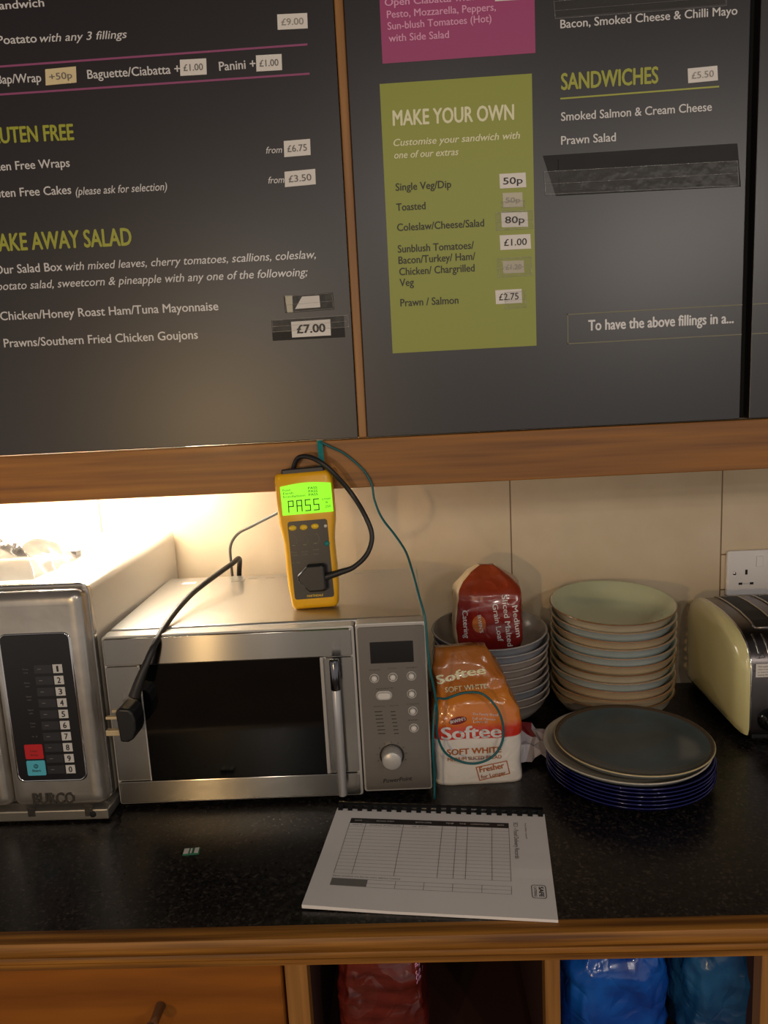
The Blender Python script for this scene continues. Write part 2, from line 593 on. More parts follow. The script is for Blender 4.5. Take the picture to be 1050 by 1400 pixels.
    def build(self, name, mats, merge=True):
        me = bpy.data.meshes.new(name)
        me.from_pydata([tuple(p) for p in self.v], [], self.f)
        for k in (mats if isinstance(mats, (list, tuple)) else [mats]):
            me.materials.append(M[k] if isinstance(k, str) else k)
        for p, i, s in zip(me.polygons, self.mi, self.sm):
            p.material_index = i
            p.use_smooth = s
        if merge:
            import bmesh
            bm = bmesh.new()
            bm.from_mesh(me)
            bmesh.ops.remove_doubles(bm, verts=bm.verts, dist=1e-6)
            bm.to_mesh(me)
            bm.free()
        me.update()
        return me


def bevel(o, w, seg=2, ang=35):
    b = o.modifiers.new('bevel', 'BEVEL')
    b.width = w
    b.segments = seg
    b.limit_method = 'ANGLE'
    b.angle_limit = R(ang)
    return o


def tag(o, label=None, cat=None, group=None, kind=None):
    if label:
        o['label'] = label
    if cat:
        o['category'] = cat
    if group:
        o['group'] = group
    if kind:
        o['kind'] = kind
    return o


class Thing:
    """an Empty at the base of a thing; parts are meshes below it"""

    def __init__(self, name, label, cat, loc=(0, 0, 0), rot=(0, 0, 0), group=None, kind=None):
        self.o = bpy.data.objects.new(name, None)
        COL.objects.link(self.o)
        self.o.empty_display_size = 0.05
        self.o.location = Vector(loc) + UP
        self.o.rotation_euler = rot
        tag(self.o, label, cat, group, kind)
        self.M = Matrix.Translation(Vector(loc)) @ Euler(rot).to_matrix().to_4x4()
        self.I = self.M.inverted()

    def part(self, name, mb, mats, parent=None, world=False, bev=0.0, seg=2, label=None, sharp=None, kind=None, merge=True):
        if world:
            mb.xf(self.I)
        o = bpy.data.objects.new(name, mb.build(name, mats, merge))
        COL.objects.link(o)
        o.parent = parent or self.o
        if bev:
            bevel(o, bev, seg)
        if sharp:
            o.data.set_sharp_from_angle(angle=R(sharp))
        if label:
            o['label'] = label
        if kind:
            o['kind'] = kind
        return o


def solo(name, mb, mats, label=None, cat=None, loc=(0, 0, 0), rot=(0, 0, 0), group=None, kind=None, bev=0.0, world=False, sharp=None, merge=True):
    mtx = Matrix.Translation(Vector(loc)) @ Euler(rot).to_matrix().to_4x4()
    if world:
        mb.xf(mtx.inverted())
    o = bpy.data.objects.new(name, mb.build(name, mats, merge))
    COL.objects.link(o)
    o.location = Vector(loc) + UP
    o.rotation_euler = rot
    if bev:
        bevel(o, bev)
    if sharp:
        o.data.set_sharp_from_angle(angle=R(sharp))
    return tag(o, label, cat, group, kind)


def rrect(x0, x1, y0, y1, r, n=5):
    out = []
    for cx, cy, a in ((x1 - r, y0 + r, -90), (x1 - r, y1 - r, 0), (x0 + r, y1 - r, 90), (x0 + r, y0 + r, 180)):
        for k in range(n + 1):
            t = R(a + 90 * k / n)
            out.append((cx + r * math.cos(t), cy + r * math.sin(t)))
    return out


def XZ(a, b, d):
    return Vector((a, d, b))


# ------------------------------------------------------------------ setting
solo('wall_back', MB().box((-2.6, WALL_Y, -0.9), (2.6, WALL_Y + 0.12, 1.7)), 'tiles', kind='structure')
solo('floor', MB().box((-2.6, -3.6, -1.0), (2.6, WALL_Y + 0.12, -0.9)), 'floor', kind='structure')

# ------------------------------------------------------------------ worktop and base cabinet
EY = -0.591
w = Thing('worktop', 'black speckled laminate worktop with oak front edging under the appliances', 'worktop', (0, -0.28, -0.04))
w.part('slab', MB().box((-1.25, EY, -0.04), (1.25, WALL_Y - 0.001, 0.0)), 'laminate', world=True)
prof = [(EY, 0.0), (EY - 0.015, 0.0), (EY - 0.0195, -0.0015), (EY - 0.0215, -0.005), (EY - 0.0222, -0.012), (EY - 0.0215, -0.0155), (EY - 0.0185, -0.0165), (EY - 0.0182, -0.0182),
        (EY - 0.0205, -0.019), (EY - 0.0215, -0.022), (EY - 0.0212, -0.0255), (EY - 0.0180, -0.0262), (EY - 0.0178, -0.0276), (EY - 0.0195, -0.0282), (EY - 0.0195, -0.035), (EY - 0.0185, -0.036),
        (EY, -0.036)]
mb = MB()
mb.loft([[Vector((-1.25, y, z)) for y, z in prof], [Vector((1.25, y, z)) for y, z in prof]])
w.part('edging', mb, 'oak_edge', world=True, sharp=40, label='oak moulded front edging')

FY = -0.583
XD1, XD2 = P(388, 1330, FY).x, P(420, 1330, FY).x
XE1, XE2 = P(745, 1340, FY).x, P(766, 1340, FY).x
XR = P(1041, 1340, FY).x
ZS = -0.27
c = Thing('base_cabinet', 'oak base cabinet with open shelves below the worktop', 'cabinet', (0, -0.27, -0.9))
mb = MB()
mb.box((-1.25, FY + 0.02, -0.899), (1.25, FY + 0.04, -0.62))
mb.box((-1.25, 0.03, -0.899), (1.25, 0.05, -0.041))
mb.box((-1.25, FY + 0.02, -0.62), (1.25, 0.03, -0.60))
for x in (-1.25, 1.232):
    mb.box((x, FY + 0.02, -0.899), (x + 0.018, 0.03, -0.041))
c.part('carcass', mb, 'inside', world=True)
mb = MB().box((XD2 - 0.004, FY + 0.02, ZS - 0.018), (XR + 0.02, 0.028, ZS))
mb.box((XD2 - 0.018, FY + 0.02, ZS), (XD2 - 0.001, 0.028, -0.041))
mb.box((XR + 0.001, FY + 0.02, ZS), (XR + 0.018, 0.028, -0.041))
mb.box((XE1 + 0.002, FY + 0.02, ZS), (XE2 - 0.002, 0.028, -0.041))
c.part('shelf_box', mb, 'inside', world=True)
for x0, x1 in ((XD1 + 0.001, XD2), (XE1, XE2), (XR, XR + 0.04)):
    c.part('stile', MB().box((x0, FY, -0.62), (x1, FY + 0.02, -0.0405)), 'oak_v', world=True, bev=0.001)
c.part('front_panel', MB().box((XD2, FY, -0.62), (XR, FY + 0.02, ZS - 0.002)), 'oak_dark', world=True, bev=0.002)
dr = c.part('drawer', MB().box((-0.62, FY - 0.006, -0.20), (XD1 - 0.002, FY + 0.02, -0.041)), 'oak_dark', world=True, bev=0.004)
kp = P(214, 1384, FY - 0.02)
mb = MB()
mb.lathe([(0.0, 0.0), (0.006, 0.0), (0.0055, 0.026), (0.008, 0.03), (0.0082, 0.036), (0.0, 0.038)], 20, 0, fn=lambda x, y, z: Vector((kp.x + x, FY - 0.006 - z, kp.z + y - 0.004)))
c.part('knob', mb, 'steel_plain', parent=dr, world=True, label='metal drawer knob')

# ------------------------------------------------------------------ wall cabinet, pelmet, strip lamp
BY = -0.2
ZT = P(490, 600, BY).z
PB = P(525, 665, BY).z
XB1 = P(489, 590, BY).x          # right edge of the left board
XB2 = P(502, 590, BY).x          # left edge of the middle board
XG1 = P(1015, 430, BY).x
XG2 = P(1028, 430, BY).x
wc = Thing('wall_cabinet', 'oak framed wall cabinet with a deep pelmet, carrying the menu boards', 'cabinet', (0, -0.06, PB))
mb = MB()
mb.box((-1.0, -0.178, ZT + 0.002), (1.05, WALL_Y - 0.001, 1.42))
wc.part('carcass', mb, 'gap', world=True)
wc.part('pelmet', MB().box((-1.0, BY - 0.002, PB), (1.05, BY + 0.018, ZT)), 'oak', world=True, bev=0.0015)
wc.part('stile', MB().box((XB1 + 0.0005, BY + 0.004, ZT + 0.001), (XB2 - 0.0005, BY + 0.021, 1.42)), 'oak_v', world=True, bev=0.002)

la = Thing('strip_lamp', 'lit tube lamp under the wall cabinet, behind the pelmet', 'lamp', (-0.7, -0.075, ZT - 0.028))
la.part('housing', MB().box((-0.98, -0.10, ZT - 0.020), (-0.40, -0.05, ZT + 0.0015)), 'lamp_body', world=True)
la.part('tube', MB().tube([(-0.97, -0.075, ZT - 0.028), (-0.41, -0.075, ZT - 0.028)], 0.009, 14, smoothpath=False), 'tubelamp', world=True)


# ------------------------------------------------------------------ menu boards
def board(x0, x1, z0, z1, label):
    t = Thing('menu_board', label, 'menu board', ((x0 + x1) / 2, BY, z0), group=None)
    t.part('panel', MB().box((x0, BY, z0), (x1, BY + 0.0195, z1)), 'board', world=True, bev=0.001)
    return t


def px_text(mb, rows, y, mi=0):
    for r in rows:
        body, u0, v0, u1, v1, cap = r[:6]
        st = r[6] if len(r) > 6 else ''
        a, b = P(u0, v0, y), P(u1, v1, y)
        um, vm = (u0 + u1) / 2, (v0 + v1) / 2
        h = (P(um, vm - cap, y) - P(um, vm, y)).length
        mb.text(body, a, b, h, bold=0.032 if 'B' in st else (0.016 if 'b' in st else 0.008), italic='i' in st, mi=mi, lift=0.0005 + (0.0006 if 'p' in st else 0))
    return mb


def px_rect(mb, u0, v0, u1, v1, y, d=0.0006, mi=0, skew=0.0):
    """a thin label, upright edges, whose corners sit at two opposite pixels"""
    a, b = P(u0, v0, y), P(u1, v1, y)
    sl = skew * (b.x - a.x)
    vs = []
    for yy in (y, y - d):
        vs += [(a.x, yy, a.z), (a.x, yy, b.z + sl), (b.x, yy, b.z), (b.x, yy, a.z - sl)]
    return mb.add(vs, [(0, 1, 2, 3), (7, 6, 5, 4), (0, 4, 5, 1), (1, 5, 6, 2), (2, 6, 7, 3), (3, 7, 4, 0)], mi)


def sticker(t, quad, body, ink, paper='label', cap=9, y=BY, tape=None, bold='', label=None, yl=None):
    """a taped-on price label: four pixel corners tl, tr, br, bl"""
    mb = MB()
    q = [P(u, v, y) for u, v in quad]
    n = Vector((0, -0.0007, 0))
    mb.add([p for p in q] + [p + n for p in q], [(0, 1, 2, 3), (7, 6, 5, 4), (0, 4, 5, 1), (1, 5, 6, 2), (2, 6, 7, 3), (3, 7, 4, 0)])
    o = t.part('price_label', mb, paper, world=True, label=label)
    if body:
        (ua, va), (ub, vb), (uc, vc), (ud, vd) = quad
        ht = (vd - va + vc - vb) / 2
        base = 0.5 + cap / ht / 2
        wl = 0.13
        p0 = (ua + (ub - ua) * wl + (ud - ua) * base, va + (vb - va) * wl + (vd - va) * base)
        p1 = (ua + (ub - ua) * (1 - wl) + (uc - ub) * base, va + (vb - va) * (1 - wl) + (vc - vb) * base)
        tb = px_text(MB(), [(body, p0[0], p0[1], p1[0], p1[1], cap, bold)], y - 0.0007)
        t.part('lettering', tb, ink, parent=o, world=True)
    return o


def quad_px(u0, v0, u1, v1, h, lean=0.8):
    """label quad from its top-left, top-right and a height in pixels"""
    return [(u0, v0), (u1, v1), (u1 + lean, v1 + h), (u0 + lean, v0 + h)]


def tape(t, quad, mat_='tape', y=BY, lift=0.0, d=0.0004):
    mb = MB()
    q = [P(u, v, y) - Vector((0, lift, 0)) for u, v in quad]
    n = Vector((0, -d, 0))
    mb.add(q + [p + n for p in q], [(0, 1, 2, 3), (7, 6, 5, 4), (0, 4, 5, 1), (1, 5, 6, 2), (2, 6, 7, 3), (3, 7, 4, 0)])
    if mat_ == 'tape':
        mb.frame(q[0], q[1], q[2], q[3], 0.0009, (0, -1, 0), d + 0.0002, 1)
        a_, b_, c_, d_ = [p + n * 1.6 for p in q]
        mb.line(a_.lerp(d_, 0.55), b_.lerp(c_, 0.5), 0.0006, mi=1)
    return t.part('sticky_tape', mb, [mat_, 'tape_edge'] if mat_ == 'tape' else mat_, world=True)


TOPZ = 1.40


def lines(t, name, rows, y, ink, parent=None, label=None):
    for r_ in rows:
        t.part(name, px_text(MB(), [r_], y), ink, parent=parent, world=True, label=label, merge=False)


b1 = board(-0.95, XB1, ZT + 0.0015, TOPZ, 'charcoal menu board on the left, with gluten free and take away salad lists')
lines(b1, 'lettering', [
    ('Sandwich', -9, 14, 61, 9, 11, 'b'),
    ('Poatato', -3, 61, 51, 58, 11.5, 'b'),
    ('with any 3 fillings', 55, 58, 174, 52, 11, 'i'),
    ('Bap/Wrap', -4, 115, 57, 112, 12, 'b'),
    ('Baguette/Ciabatta +', 120, 108, 247, 100, 12, 'b'),
    ('Panini +', 300, 97, 350, 93, 12, 'b'),
    ('Gluten Free Wraps', -26, 235, 96, 228, 11.5, 'b'),
    ('Gluten Free Cakes', -20, 271, 98, 265, 11.5, 'b'),
    ('(please ask for selection)', 104, 267, 229, 260, 10.5, 'i'),
    ('from', 364, 210, 386, 209, 9, 'i'),
    ('from', 367, 251, 389, 250, 9, 'i'),
    ('Our Salad Box', -7, 375, 86, 370, 11.5, 'b'),
    ('with mixed leaves, cherry tomatoes, scallions, coleslaw,', 90, 370, 432, 353, 11, 'i'),
    ('potato salad, sweetcorn & pineapple with any one of the followoing;', -4, 397, 421, 377, 11, 'i'),
    ('Chicken/Honey Roast Ham/Tuna Mayonnaise', 1, 438, 299, 424, 11.5, 'b'),
    ('Prawns/Southern Fried Chicken Goujons', 6, 475, 271, 463, 11.5, 'b')], BY, 'white_ink', None, 'white printed menu lettering')
lines(b1, 'heading_lettering', [
    ('GLUTEN FREE', -24, 197, 102, 191, 21, 'B'),
    ('TAKE AWAY SALAD', -14, 344, 181, 335, 23, 'B')], BY, 'green_ink', None, 'olive green headings')
mb = MB()
for (ua, va, ub, vb) in ((-60, 95.5, 419, 61), (-60, 133.5, 422, 101)):
    mb.line(P(ua, va, BY), P(ub, vb, BY), 0.0028)
b1.part('rule', mb, 'rule', world=True, label='two magenta rules')
sticker(b1, quad_px(379, 20, 420, 18, 21), '£9.00', 'faint_ink')
sticker(b1, quad_px(62, 95, 104, 91, 22), '+50p', 'grey_ink', 'label_old')
sticker(b1, quad_px(246, 82, 282, 80, 22), '£1.00', 'grey_ink')
sticker(b1, quad_px(350, 76, 385, 74, 22), '£1.00', 'grey_ink')
sticker(b1, quad_px(388, 193, 424, 190, 22), '£6.75', 'grey_ink')
sticker(b1, quad_px(389, 235, 431, 231, 21), '£3.50', 'grey_ink')
tape(b1, [(388, 405), (455, 400), (457, 423), (390, 428)], 'tape_dark')
sticker(b1, [(413, 405.5), (436.5, 404), (438, 420), (403.5, 422.5)], '', 'black_ink', 'label', y=BY - 0.0004)
tape(b1, [(389.5, 404.5), (399.5, 404), (400.5, 427), (393, 427.5)], 'label_faded', y=BY - 0.0004)
tape(b1, [(390, 405), (454, 401), (456, 422), (391, 427)], 'tape', y=BY - 0.0014)
tape(b1, [(371, 438), (470, 432), (472, 461), (373, 466)], 'tape_dark')
sticker(b1, [(398, 440), (451.5, 436.5), (452.5, 458.5), (399.5, 461.5)], '£7.00', 'black_ink', 'label', 11, bold='B', y=BY - 0.0004)
tape(b1, [(372, 438), (476, 431), (477, 447), (373, 454)], 'tape', y=BY - 0.0016)

b2 = board(XB2, XG1, ZT + 0.0015, TOPZ, 'charcoal menu board in the middle, with the olive extras panel')
pg = b2.part('printed_panel', px_rect(MB(), 519, 115, 733.5, 472.5, BY, 0.0003), 'olive', world=True, label='olive green printed panel')
GY = BY - 0.0003
lines(b2, 'heading_lettering', [('MAKE YOUR OWN', 537, 172, 703, 163.5, 20.5, 'B'),
        ('Customise your sandwich with', 538, 200, 711, 189.5, 9.5, 'ib'), ('one of our extras', 539, 217, 627, 212, 9.5, 'ib')], GY, 'pale_ink', pg, 'pale heading on the olive panel')
lines(b2, 'lettering', [('Single Veg/Dip', 541, 261, 617, 256.5, 10, 'b'), ('Toasted', 542, 288.5, 582, 286, 10, 'b'), ('Coleslaw/Cheese/Salad', 543, 316, 662, 309.5, 10, 'b'),
        ('Sunblush Tomatoes/', 544, 345.5, 648, 340, 10, 'b'), ('Bacon/Turkey/ Ham/', 545, 361, 650, 355, 10, 'b'), ('Chicken/ Chargrilled', 546, 376.5, 649, 371, 10, 'b'),
        ('Veg', 546.5, 391.5, 566, 390.5, 10, 'b'), ('Prawn / Salmon', 547.5, 419, 627, 415, 10, 'b')], GY, 'dark_ink', pg, 'dark list lettering')
sticker(b2, quad_px(682.5, 238, 718.5, 236, 20, 1), '50p', 'black_ink', y=GY)
sticker(b2, quad_px(687, 264, 714, 263, 20, 1), '50p', 'faint_ink', 'label_faded', 7, y=GY)
sticker(b2, quad_px(685, 291, 721, 290, 20, 1), '80p', 'black_ink', y=GY)
sticker(b2, quad_px(683, 322, 725, 320, 20, 1), '£1.00', 'black_ink', y=GY)
sticker(b2, quad_px(687, 357, 716, 356, 17, 1), '£1.20', 'faint_ink', 'label_faded', 7, y=GY)
sticker(b2, quad_px(677, 397, 713, 395, 19, 1), '£2.75', 'black_ink', y=GY)
for q in ([(678, 291), (728, 288), (729, 312), (679, 315)], [(680, 354), (726, 351), (727, 376), (681, 379)], [(690, 400), (718, 398), (719, 420), (691, 422)], [(686, 276), (717, 274), (718, 288), (687, 290)]):
    tape(b2, q, 'tape', y=GY - 0.0008)
pk = b2.part('printed_panel', px_rect(MB(), 515.5, -70, 732, 72.5, BY, 0.0003), 'magenta', world=True, label='magenta printed panel')
lines(b2, 'lettering', [('Open Ciabatta with', 526, 8.5, 648, 0.5, 10, 'b'), ('Pesto, Mozzarella, Peppers,', 529, 25, 678, 14.5, 10, 'b'),
        ('Sun-blush Tomatoes (Hot)', 530, 41, 672, 30, 10, 'b'), ('with Side Salad', 531.5, 57.5, 614, 52, 10, 'b')], GY, 'pink_ink', pk, 'pale pink lettering')
sticker(b2, quad_px(676, -18, 710, -20, 20), '£7.50', 'faint_ink', y=GY)
lines(b2, 'lettering', [('Bacon, Smoked Cheese & Chilli Mayo', 766, 39, 1008, 20, 11.5, 'b'), ('Smoked Salmon & Cream Cheese', 767, 165.5, 973, 151.5, 11.5, 'b'),
        ('Prawn Salad', 767, 198, 842, 193, 11.5, 'b'), ('To have the above fillings in a...', 804, 452, 1003, 441.5, 14, 'B')], BY, 'white_ink', None, 'white printed menu lettering')
mb = px_text(MB(), [('SANDWICHES', 767, 123, 900, 113.5, 22, 'B')], BY)
mb.line(P(767, 135, BY), P(982, 118.5, BY), 0.0022)
b2.part('heading_lettering', mb, 'green_ink', world=True, label='olive green underlined heading')
zb1, zb2 = P(776, 430, BY).z, P(777, 470, BY).z
xb = P(776, 430, BY).x
mb = MB()
mb.line((xb, BY, zb1), (XG1 - 0.001, BY, zb1), 0.0014).line((xb, BY, zb2), (XG1 - 0.001, BY, zb2), 0.0014).line((xb, BY, zb1), (xb, BY, zb2), 0.0014)
b2.part('rule', mb, 'line_ink', world=True, label='thin box outline')
sticker(b2, quad_px(940, 94, 980.5, 90, 20), '£5.50', 'faint_ink')
tape(b2, [(742, 213), (1008, 196), (1013, 255), (760, 268)], 'tape_dark', d=0.0003)
tape(b2, [(763, 218), (984, 204), (986, 252), (765, 262)], 'tape_dark', y=BY - 0.0003, d=0.0012)
tape(b2, [(744, 235), (1008, 220), (1010, 254), (746, 266)], 'tape', y=BY - 0.0016)
tape(b2, [(758, -6), (990, -24), (991, 5), (760, 23)], 'tape_dark')
tape(b2, [(757, 2), (992, -16), (993, 8), (759, 26)], 'tape', y=BY - 0.0005)

b3 = board(XG2, 0.95, ZT + 0.0015, TOPZ, 'charcoal menu board on the right, mostly out of frame beyond the dark gap')
mb = MB()
mb.line((XG2 + 0.001, BY, zb1), (0.85, BY, zb1), 0.0014).line((XG2 + 0.001, BY, zb2), (0.85, BY, zb2), 0.0014)
b3.part('rule', mb, 'line_ink', world=True, label='thin box outline')

# ------------------------------------------------------------------ socket
sp = P(995, 754, WALL_Y - 0.009)
so = Thing('wall_socket', 'white double mains socket on the tiled wall behind the toaster', 'socket', (sp.x + 0.074, WALL_Y, sp.z - 0.088))
SX, SZ = sp.x, sp.z
so.part('plate', MB().prism(rrect(SX, SX + 0.148, SZ - 0.088, SZ, 0.004), XZ, WALL_Y - 0.009, WALL_Y - 0.0005), 'socket', world=True, bev=0.002)
PY = WALL_Y - 0.009
for dx, gx in ((0.0, 0.060), (0.148, 0.088)):
    s = 1 if dx == 0 else -1
    so.part('screw', MB().lathe([(0.0, 0.0012), (0.003, 0.0008), (0.0034, 0.0)], 16, fn=lambda x, y, z: Vector((SX + dx + s * 0.014 + x, PY - z, SZ - 0.044 + y))), 'steel_plain', world=True)
    so.part('rocker_switch', MB().box((SX + gx - 0.006, PY - 0.0035, SZ - 0.032), (SX + gx + 0.006, PY + 0.001, SZ - 0.011)), 'socket', world=True, bev=0.0012)
    cx = SX + dx + s * 0.036
    mb = MB()
    for (a, bb, hw, hh) in ((cx, SZ - 0.042, 0.0022, 0.0048), (cx - 0.0105, SZ - 0.0645, 0.0035, 0.0022), (cx + 0.0105, SZ - 0.0645, 0.0035, 0.0022)):
        mb.box((a - hw, PY - 0.0003, bb - hh), (a + hw, PY + 0.001, bb + hh))
    so.part('pin_holes', mb, 'gap', world=True)
    tb = MB().text('BS1363', (cx - 0.005, PY, SZ - 0.0655), (cx + 0.005, PY, SZ - 0.0655), 0.0018)
    so.part('lettering', tb, 'grey_ink', world=True)

# ------------------------------------------------------------------ the small steel microwave
MX, MY, MROT = -0.4617, -0.3407, 0.018
MW, MH, MD = 0.470, 0.277, 0.33
mw = Thing('microwave', 'small steel microwave with a dark door window and a dial, under the yellow tester', 'microwave', (MX, MY, 0), (0, 0, MROT))


def F(u, v):
    q = mw.I @ P(u, v, MY + 0.004)
    return q.x, q.z


mb = MB()
mb.box((0.002, 0.03, 0.014), (MW - 0.002, MD, MH - 0.004))
mw.part('casing', mb, 'steel_top', bev=0.004, seg=3)
for x in (0.04, MW - 0.04):
    for y in (0.05, MD - 0.04):
        mw.part('foot', MB().lathe([(0.0, 0.0), (0.014, 0.0), (0.012, 0.015), (0.0, 0.015)], 20, c=(x, y, 0)), 'rubber')
DX = F(489, 960)[0]
DZ0, DZ1 = 0.008, MH - 0.006
zA, zB = F(300, 905)[1], F(300, 1063)[1]
door = mw.part('door', MB().prism(rrect(0, DX, DZ0, DZ1, 0.004), XZ, 0.004, 0.029), 'silver', bev=0.0012, label='steel framed door')
xL, xR = F(197, 960)[0], F(441, 960)[0]
# brushed plates of the door face
mb = MB().prism(rrect(0.003, DX - 0.004, zA + 0.001, DZ1 - 0.003, 0.003), XZ, 0.0, 0.006)
mb2 = MB().prism(rrect(0.003, DX - 0.004, DZ0 + 0.003, zB - 0.001, 0.003), XZ, 0.0, 0.006)
mw.part('front_band', mb2, 'steel', parent=door, bev=0.001)
mw.part('front_band', mb, 'steel', parent=door, bev=0.001)
mw.part('side_band', MB().prism(rrect(0.003, xL - 0.002, zB + 0.001, zA - 0.001, 0.002), XZ, 0.001, 0.006), 'steel', parent=door, bev=0.0006)
mw.part('side_band', MB().prism(rrect(xR + 0.006, DX - 0.004, zB + 0.001, zA - 0.001, 0.002), XZ, 0.001, 0.006), 'steel', parent=door, bev=0.0006)
mw.part('window', MB().box((xL, 0.0008, zB), (xR, 0.006, zA)), 'door_glass', parent=door, label='dark glass window')
mb = MB()
mb.box((xL - 0.0018, 0.0002, zB), (xL, 0.006, zA)).box((xR, 0.0002, zB), (xR + 0.0045, 0.006, zA))
mw.part('window_trim', mb, 'silver', parent=door)
hx0, hz0 = F(455, 896)
hx1, hz1 = F(471, 1078)
hx = 0.5 * (hx0 + hx1) + 0.001
mb = MB().lathe([(0.0, 0), (0.0055, 0.0), (0.0066, 0.001), (0.0066, hz0 - hz1 - 0.001), (0.0055, hz0 - hz1), (0.0, hz0 - hz1)], 24, c=(hx, -0.020, hz1))
h = mw.part('handle', mb, 'satin', parent=door, label='upright tubular handle')
zc = F(455, 936)[1]
mw.part('handle', MB().lathe([(0.0069, zc), (0.0072, zc + 0.001), (0.0072, hz0 - 0.001), (0.006, hz0 + 0.0008), (0.0, hz0 + 0.001)], 24, c=(hx, -0.020, 0)), 'dark_chrome', parent=door, label='chrome sleeve at the top of the handle')
for z in (zc + 0.012, hz1 + 0.03):
    mw.part('handle_mount', MB().tube([(hx, -0.018, z), (hx, 0.003, z)], 0.005, 14, smoothpath=False), 'chrome', parent=door)
# control panel
cx0 = DX + 0.002
mwp = mw.part('control_panel', MB().prism(rrect(cx0, MW, 0.013, MH - 0.004, 0.004), XZ, 0.004, 0.031), 'silver', bev=0.001, label='grey control panel')
mw.part('face_plate', MB().prism(rrect(cx0 + 0.003, MW - 0.002, 0.016, MH - 0.009, 0.003), XZ, 0.0025, 0.006), 'panel_grey', parent=mwp)
a, b = F(505, 880), F(566, 907)
mw.part('display', MB().prism(rrect(a[0], b[0], b[1], a[1], 0.001), XZ, 0.0020, 0.004), 'display', parent=mwp, label='black display window')
for (u, v) in ((511.5, 929.5), (537, 928), (562.5, 926.5), (563, 951), (564.5, 974.5), (566, 998)):
    x, z = F(u, v)
    g = mw.part('button', MB().lathe([(0.0, 0.004), (0.0036, 0.0036), (0.0044, 0.0022), (0.0044, 0.0)], 24, fn=lambda p, q, r: Vector((x + p, 0.0024 - r, z + q))), 'white_button', parent=mwp)
    mw.part('button_ring', MB().lathe([(0.0056, 0.0002), (0.006, 0.001), (0.0068, 0.001), (0.0072, 0.0)], 28, fn=lambda p, q, r: Vector((x + p, 0.0024 - r, z + q))), 'silver', parent=mwp)
x, z = F(525, 953)
mw.part('button', MB().prism(rrect(x - 0.0095, x + 0.0095, z - 0.0045, z + 0.0045, 0.0044), XZ, -0.001, 0.003), 'white_button', parent=mwp, bev=0.001)
mw.part('button_ring', MB().prism(rrect(x - 0.012, x + 0.012, z - 0.007, z + 0.007, 0.0069), XZ, 0.0015, 0.003), 'silver', parent=mwp, bev=0.0005)
x, z = F(536, 1039)
z += 0.004
mw.part('dial', MB().lathe([(0.0, 0.019), (0.0125, 0.0185), (0.0142, 0.0168), (0.0152, 0.0)], 40, fn=lambda p, q, r: Vector((x + p, 0.0024 - r, z + q))), ['silver'], parent=mwp, label='round silver dial')
mw.part('dial_ring', MB().lathe([(0.0158, 0.0003), (0.0165, 0.0012), (0.0176, 0.0012), (0.0182, 0.0)], 44, fn=lambda p, q, r: Vector((x + p, 0.0024 - r, z + q))), 'rubber', parent=mwp)


def mtext(rows, lift_y=0.0025):
    mb = MB()
    for body, u0, v0, u1, v1, cap, st in rows:
        a, b = F(u0, v0), F(u1, v1)
        mb.text(body, (a[0], lift_y, a[1]), (b[0], lift_y, b[1]), cap, italic='i' in st, bold=0.02 if 'b' in st else 0, lift=0.0003)
    return mb


mw.part('lettering', mtext([('PowerPoint', 524, 1073, 564, 1069.5, 0.0062, 'ib')]), 'black_ink', parent=mwp, label='black lettering under the dial')
mb = mtext([('Power', 505, 919, 520, 918, 0.0016, ''), ('Timer', 530, 917, 543, 916, 0.0016, ''), ('Weight', 555, 916, 571, 915, 0.0016, ''), ('Start', 514, 945, 538, 943, 0.0016, ''),
            ('Defrost', 511, 969, 527, 968, 0.0015, ''), ('Cook', 533, 968, 545, 967, 0.0015, ''), ('Clock', 556, 966, 574, 965, 0.0015, ''), ('Stop', 558, 988, 572, 987, 0.0015, '')])
for k in range(7):
    for u in (512, 534):
        aa = F(u + k * 0.8, 976 + k * 5)
        mb.box((aa[0], 0.0022, aa[1]), (aa[0] + 0.007 + 0.002 * ((k * 3 + u) % 3), 0.003, aa[1] + 0.0012))
aa, bb = F(508, 966), F(552, 1014)
for i in range(9):
    t = R(200 - i * 27.5)
    q = Vector((x + 0.0205 * math.cos(t), 0.0022, z + 0.0205 * math.sin(t)))
    mb.line(q, q + Vector((0.002 * math.cos(t), 0, 0.002 * math.sin(t))), 0.0007)
mw.part('markings', mb, 'dark_ink', parent=mwp)
# vents on the casing top, a torn sticker, the mains lead with its plug
mb = MB()
q = Q(258, 794, MH)
for dx in (0,):
    mb.box((q.x - 0.010, q.y - 0.010, MH - 0.0042), (q.x + 0.014, q.y + 0.004, MH - 0.0036))
mw.part('sticker', mb, 'label', world=True)
mb = MB()
q = Q(325, 791, MH)
mb.box((q.x - 0.011, q.y - 0.006, MH - 0.0042), (q.x + 0.012, q.y + 0.008, MH - 0.0034))
for k in range(8):
    q = Q(345 + k * 24, 788 - k * 1.2, MH)
    mb.box((q.x - 0.007, q.y - 0.003, MH - 0.0042), (q.x + 0.009, q.y + 0.0, MH - 0.0037))
mw.part('vent_slots', mb, 'steel_side', world=True)
CP = [(326, 822, 0.020), (327, 783, 0.008), (327, 764, -0.022), (317, 771, -0.062), (297, 785, -0.115), (262, 812, -0.205), (233, 845, -0.290), (213, 878, -0.345), (201, 905, -0.363), (191, 930, -0.370), (184, 952, -0.372)]
cord = mw.part('mains_lead', MB().tube([P(u, v, y) for u, v, y in CP], [0.0047] * 8 + [0.0052, 0.0068, 0.0088], 14), 'rubber', world=True, label='thick black mains lead')
pc = P(179, 985, -0.372)
plug = [(-0.011, -0.024), (0.000, -0.025), (0.009, -0.020), (0.013, -0.008), (0.0135, 0.006), (0.011, 0.018), (0.006, 0.024), (-0.008, 0.026), (-0.0125, 0.022), (-0.0145, 0.019), (-0.0135, 0.014)]
mb = MB()
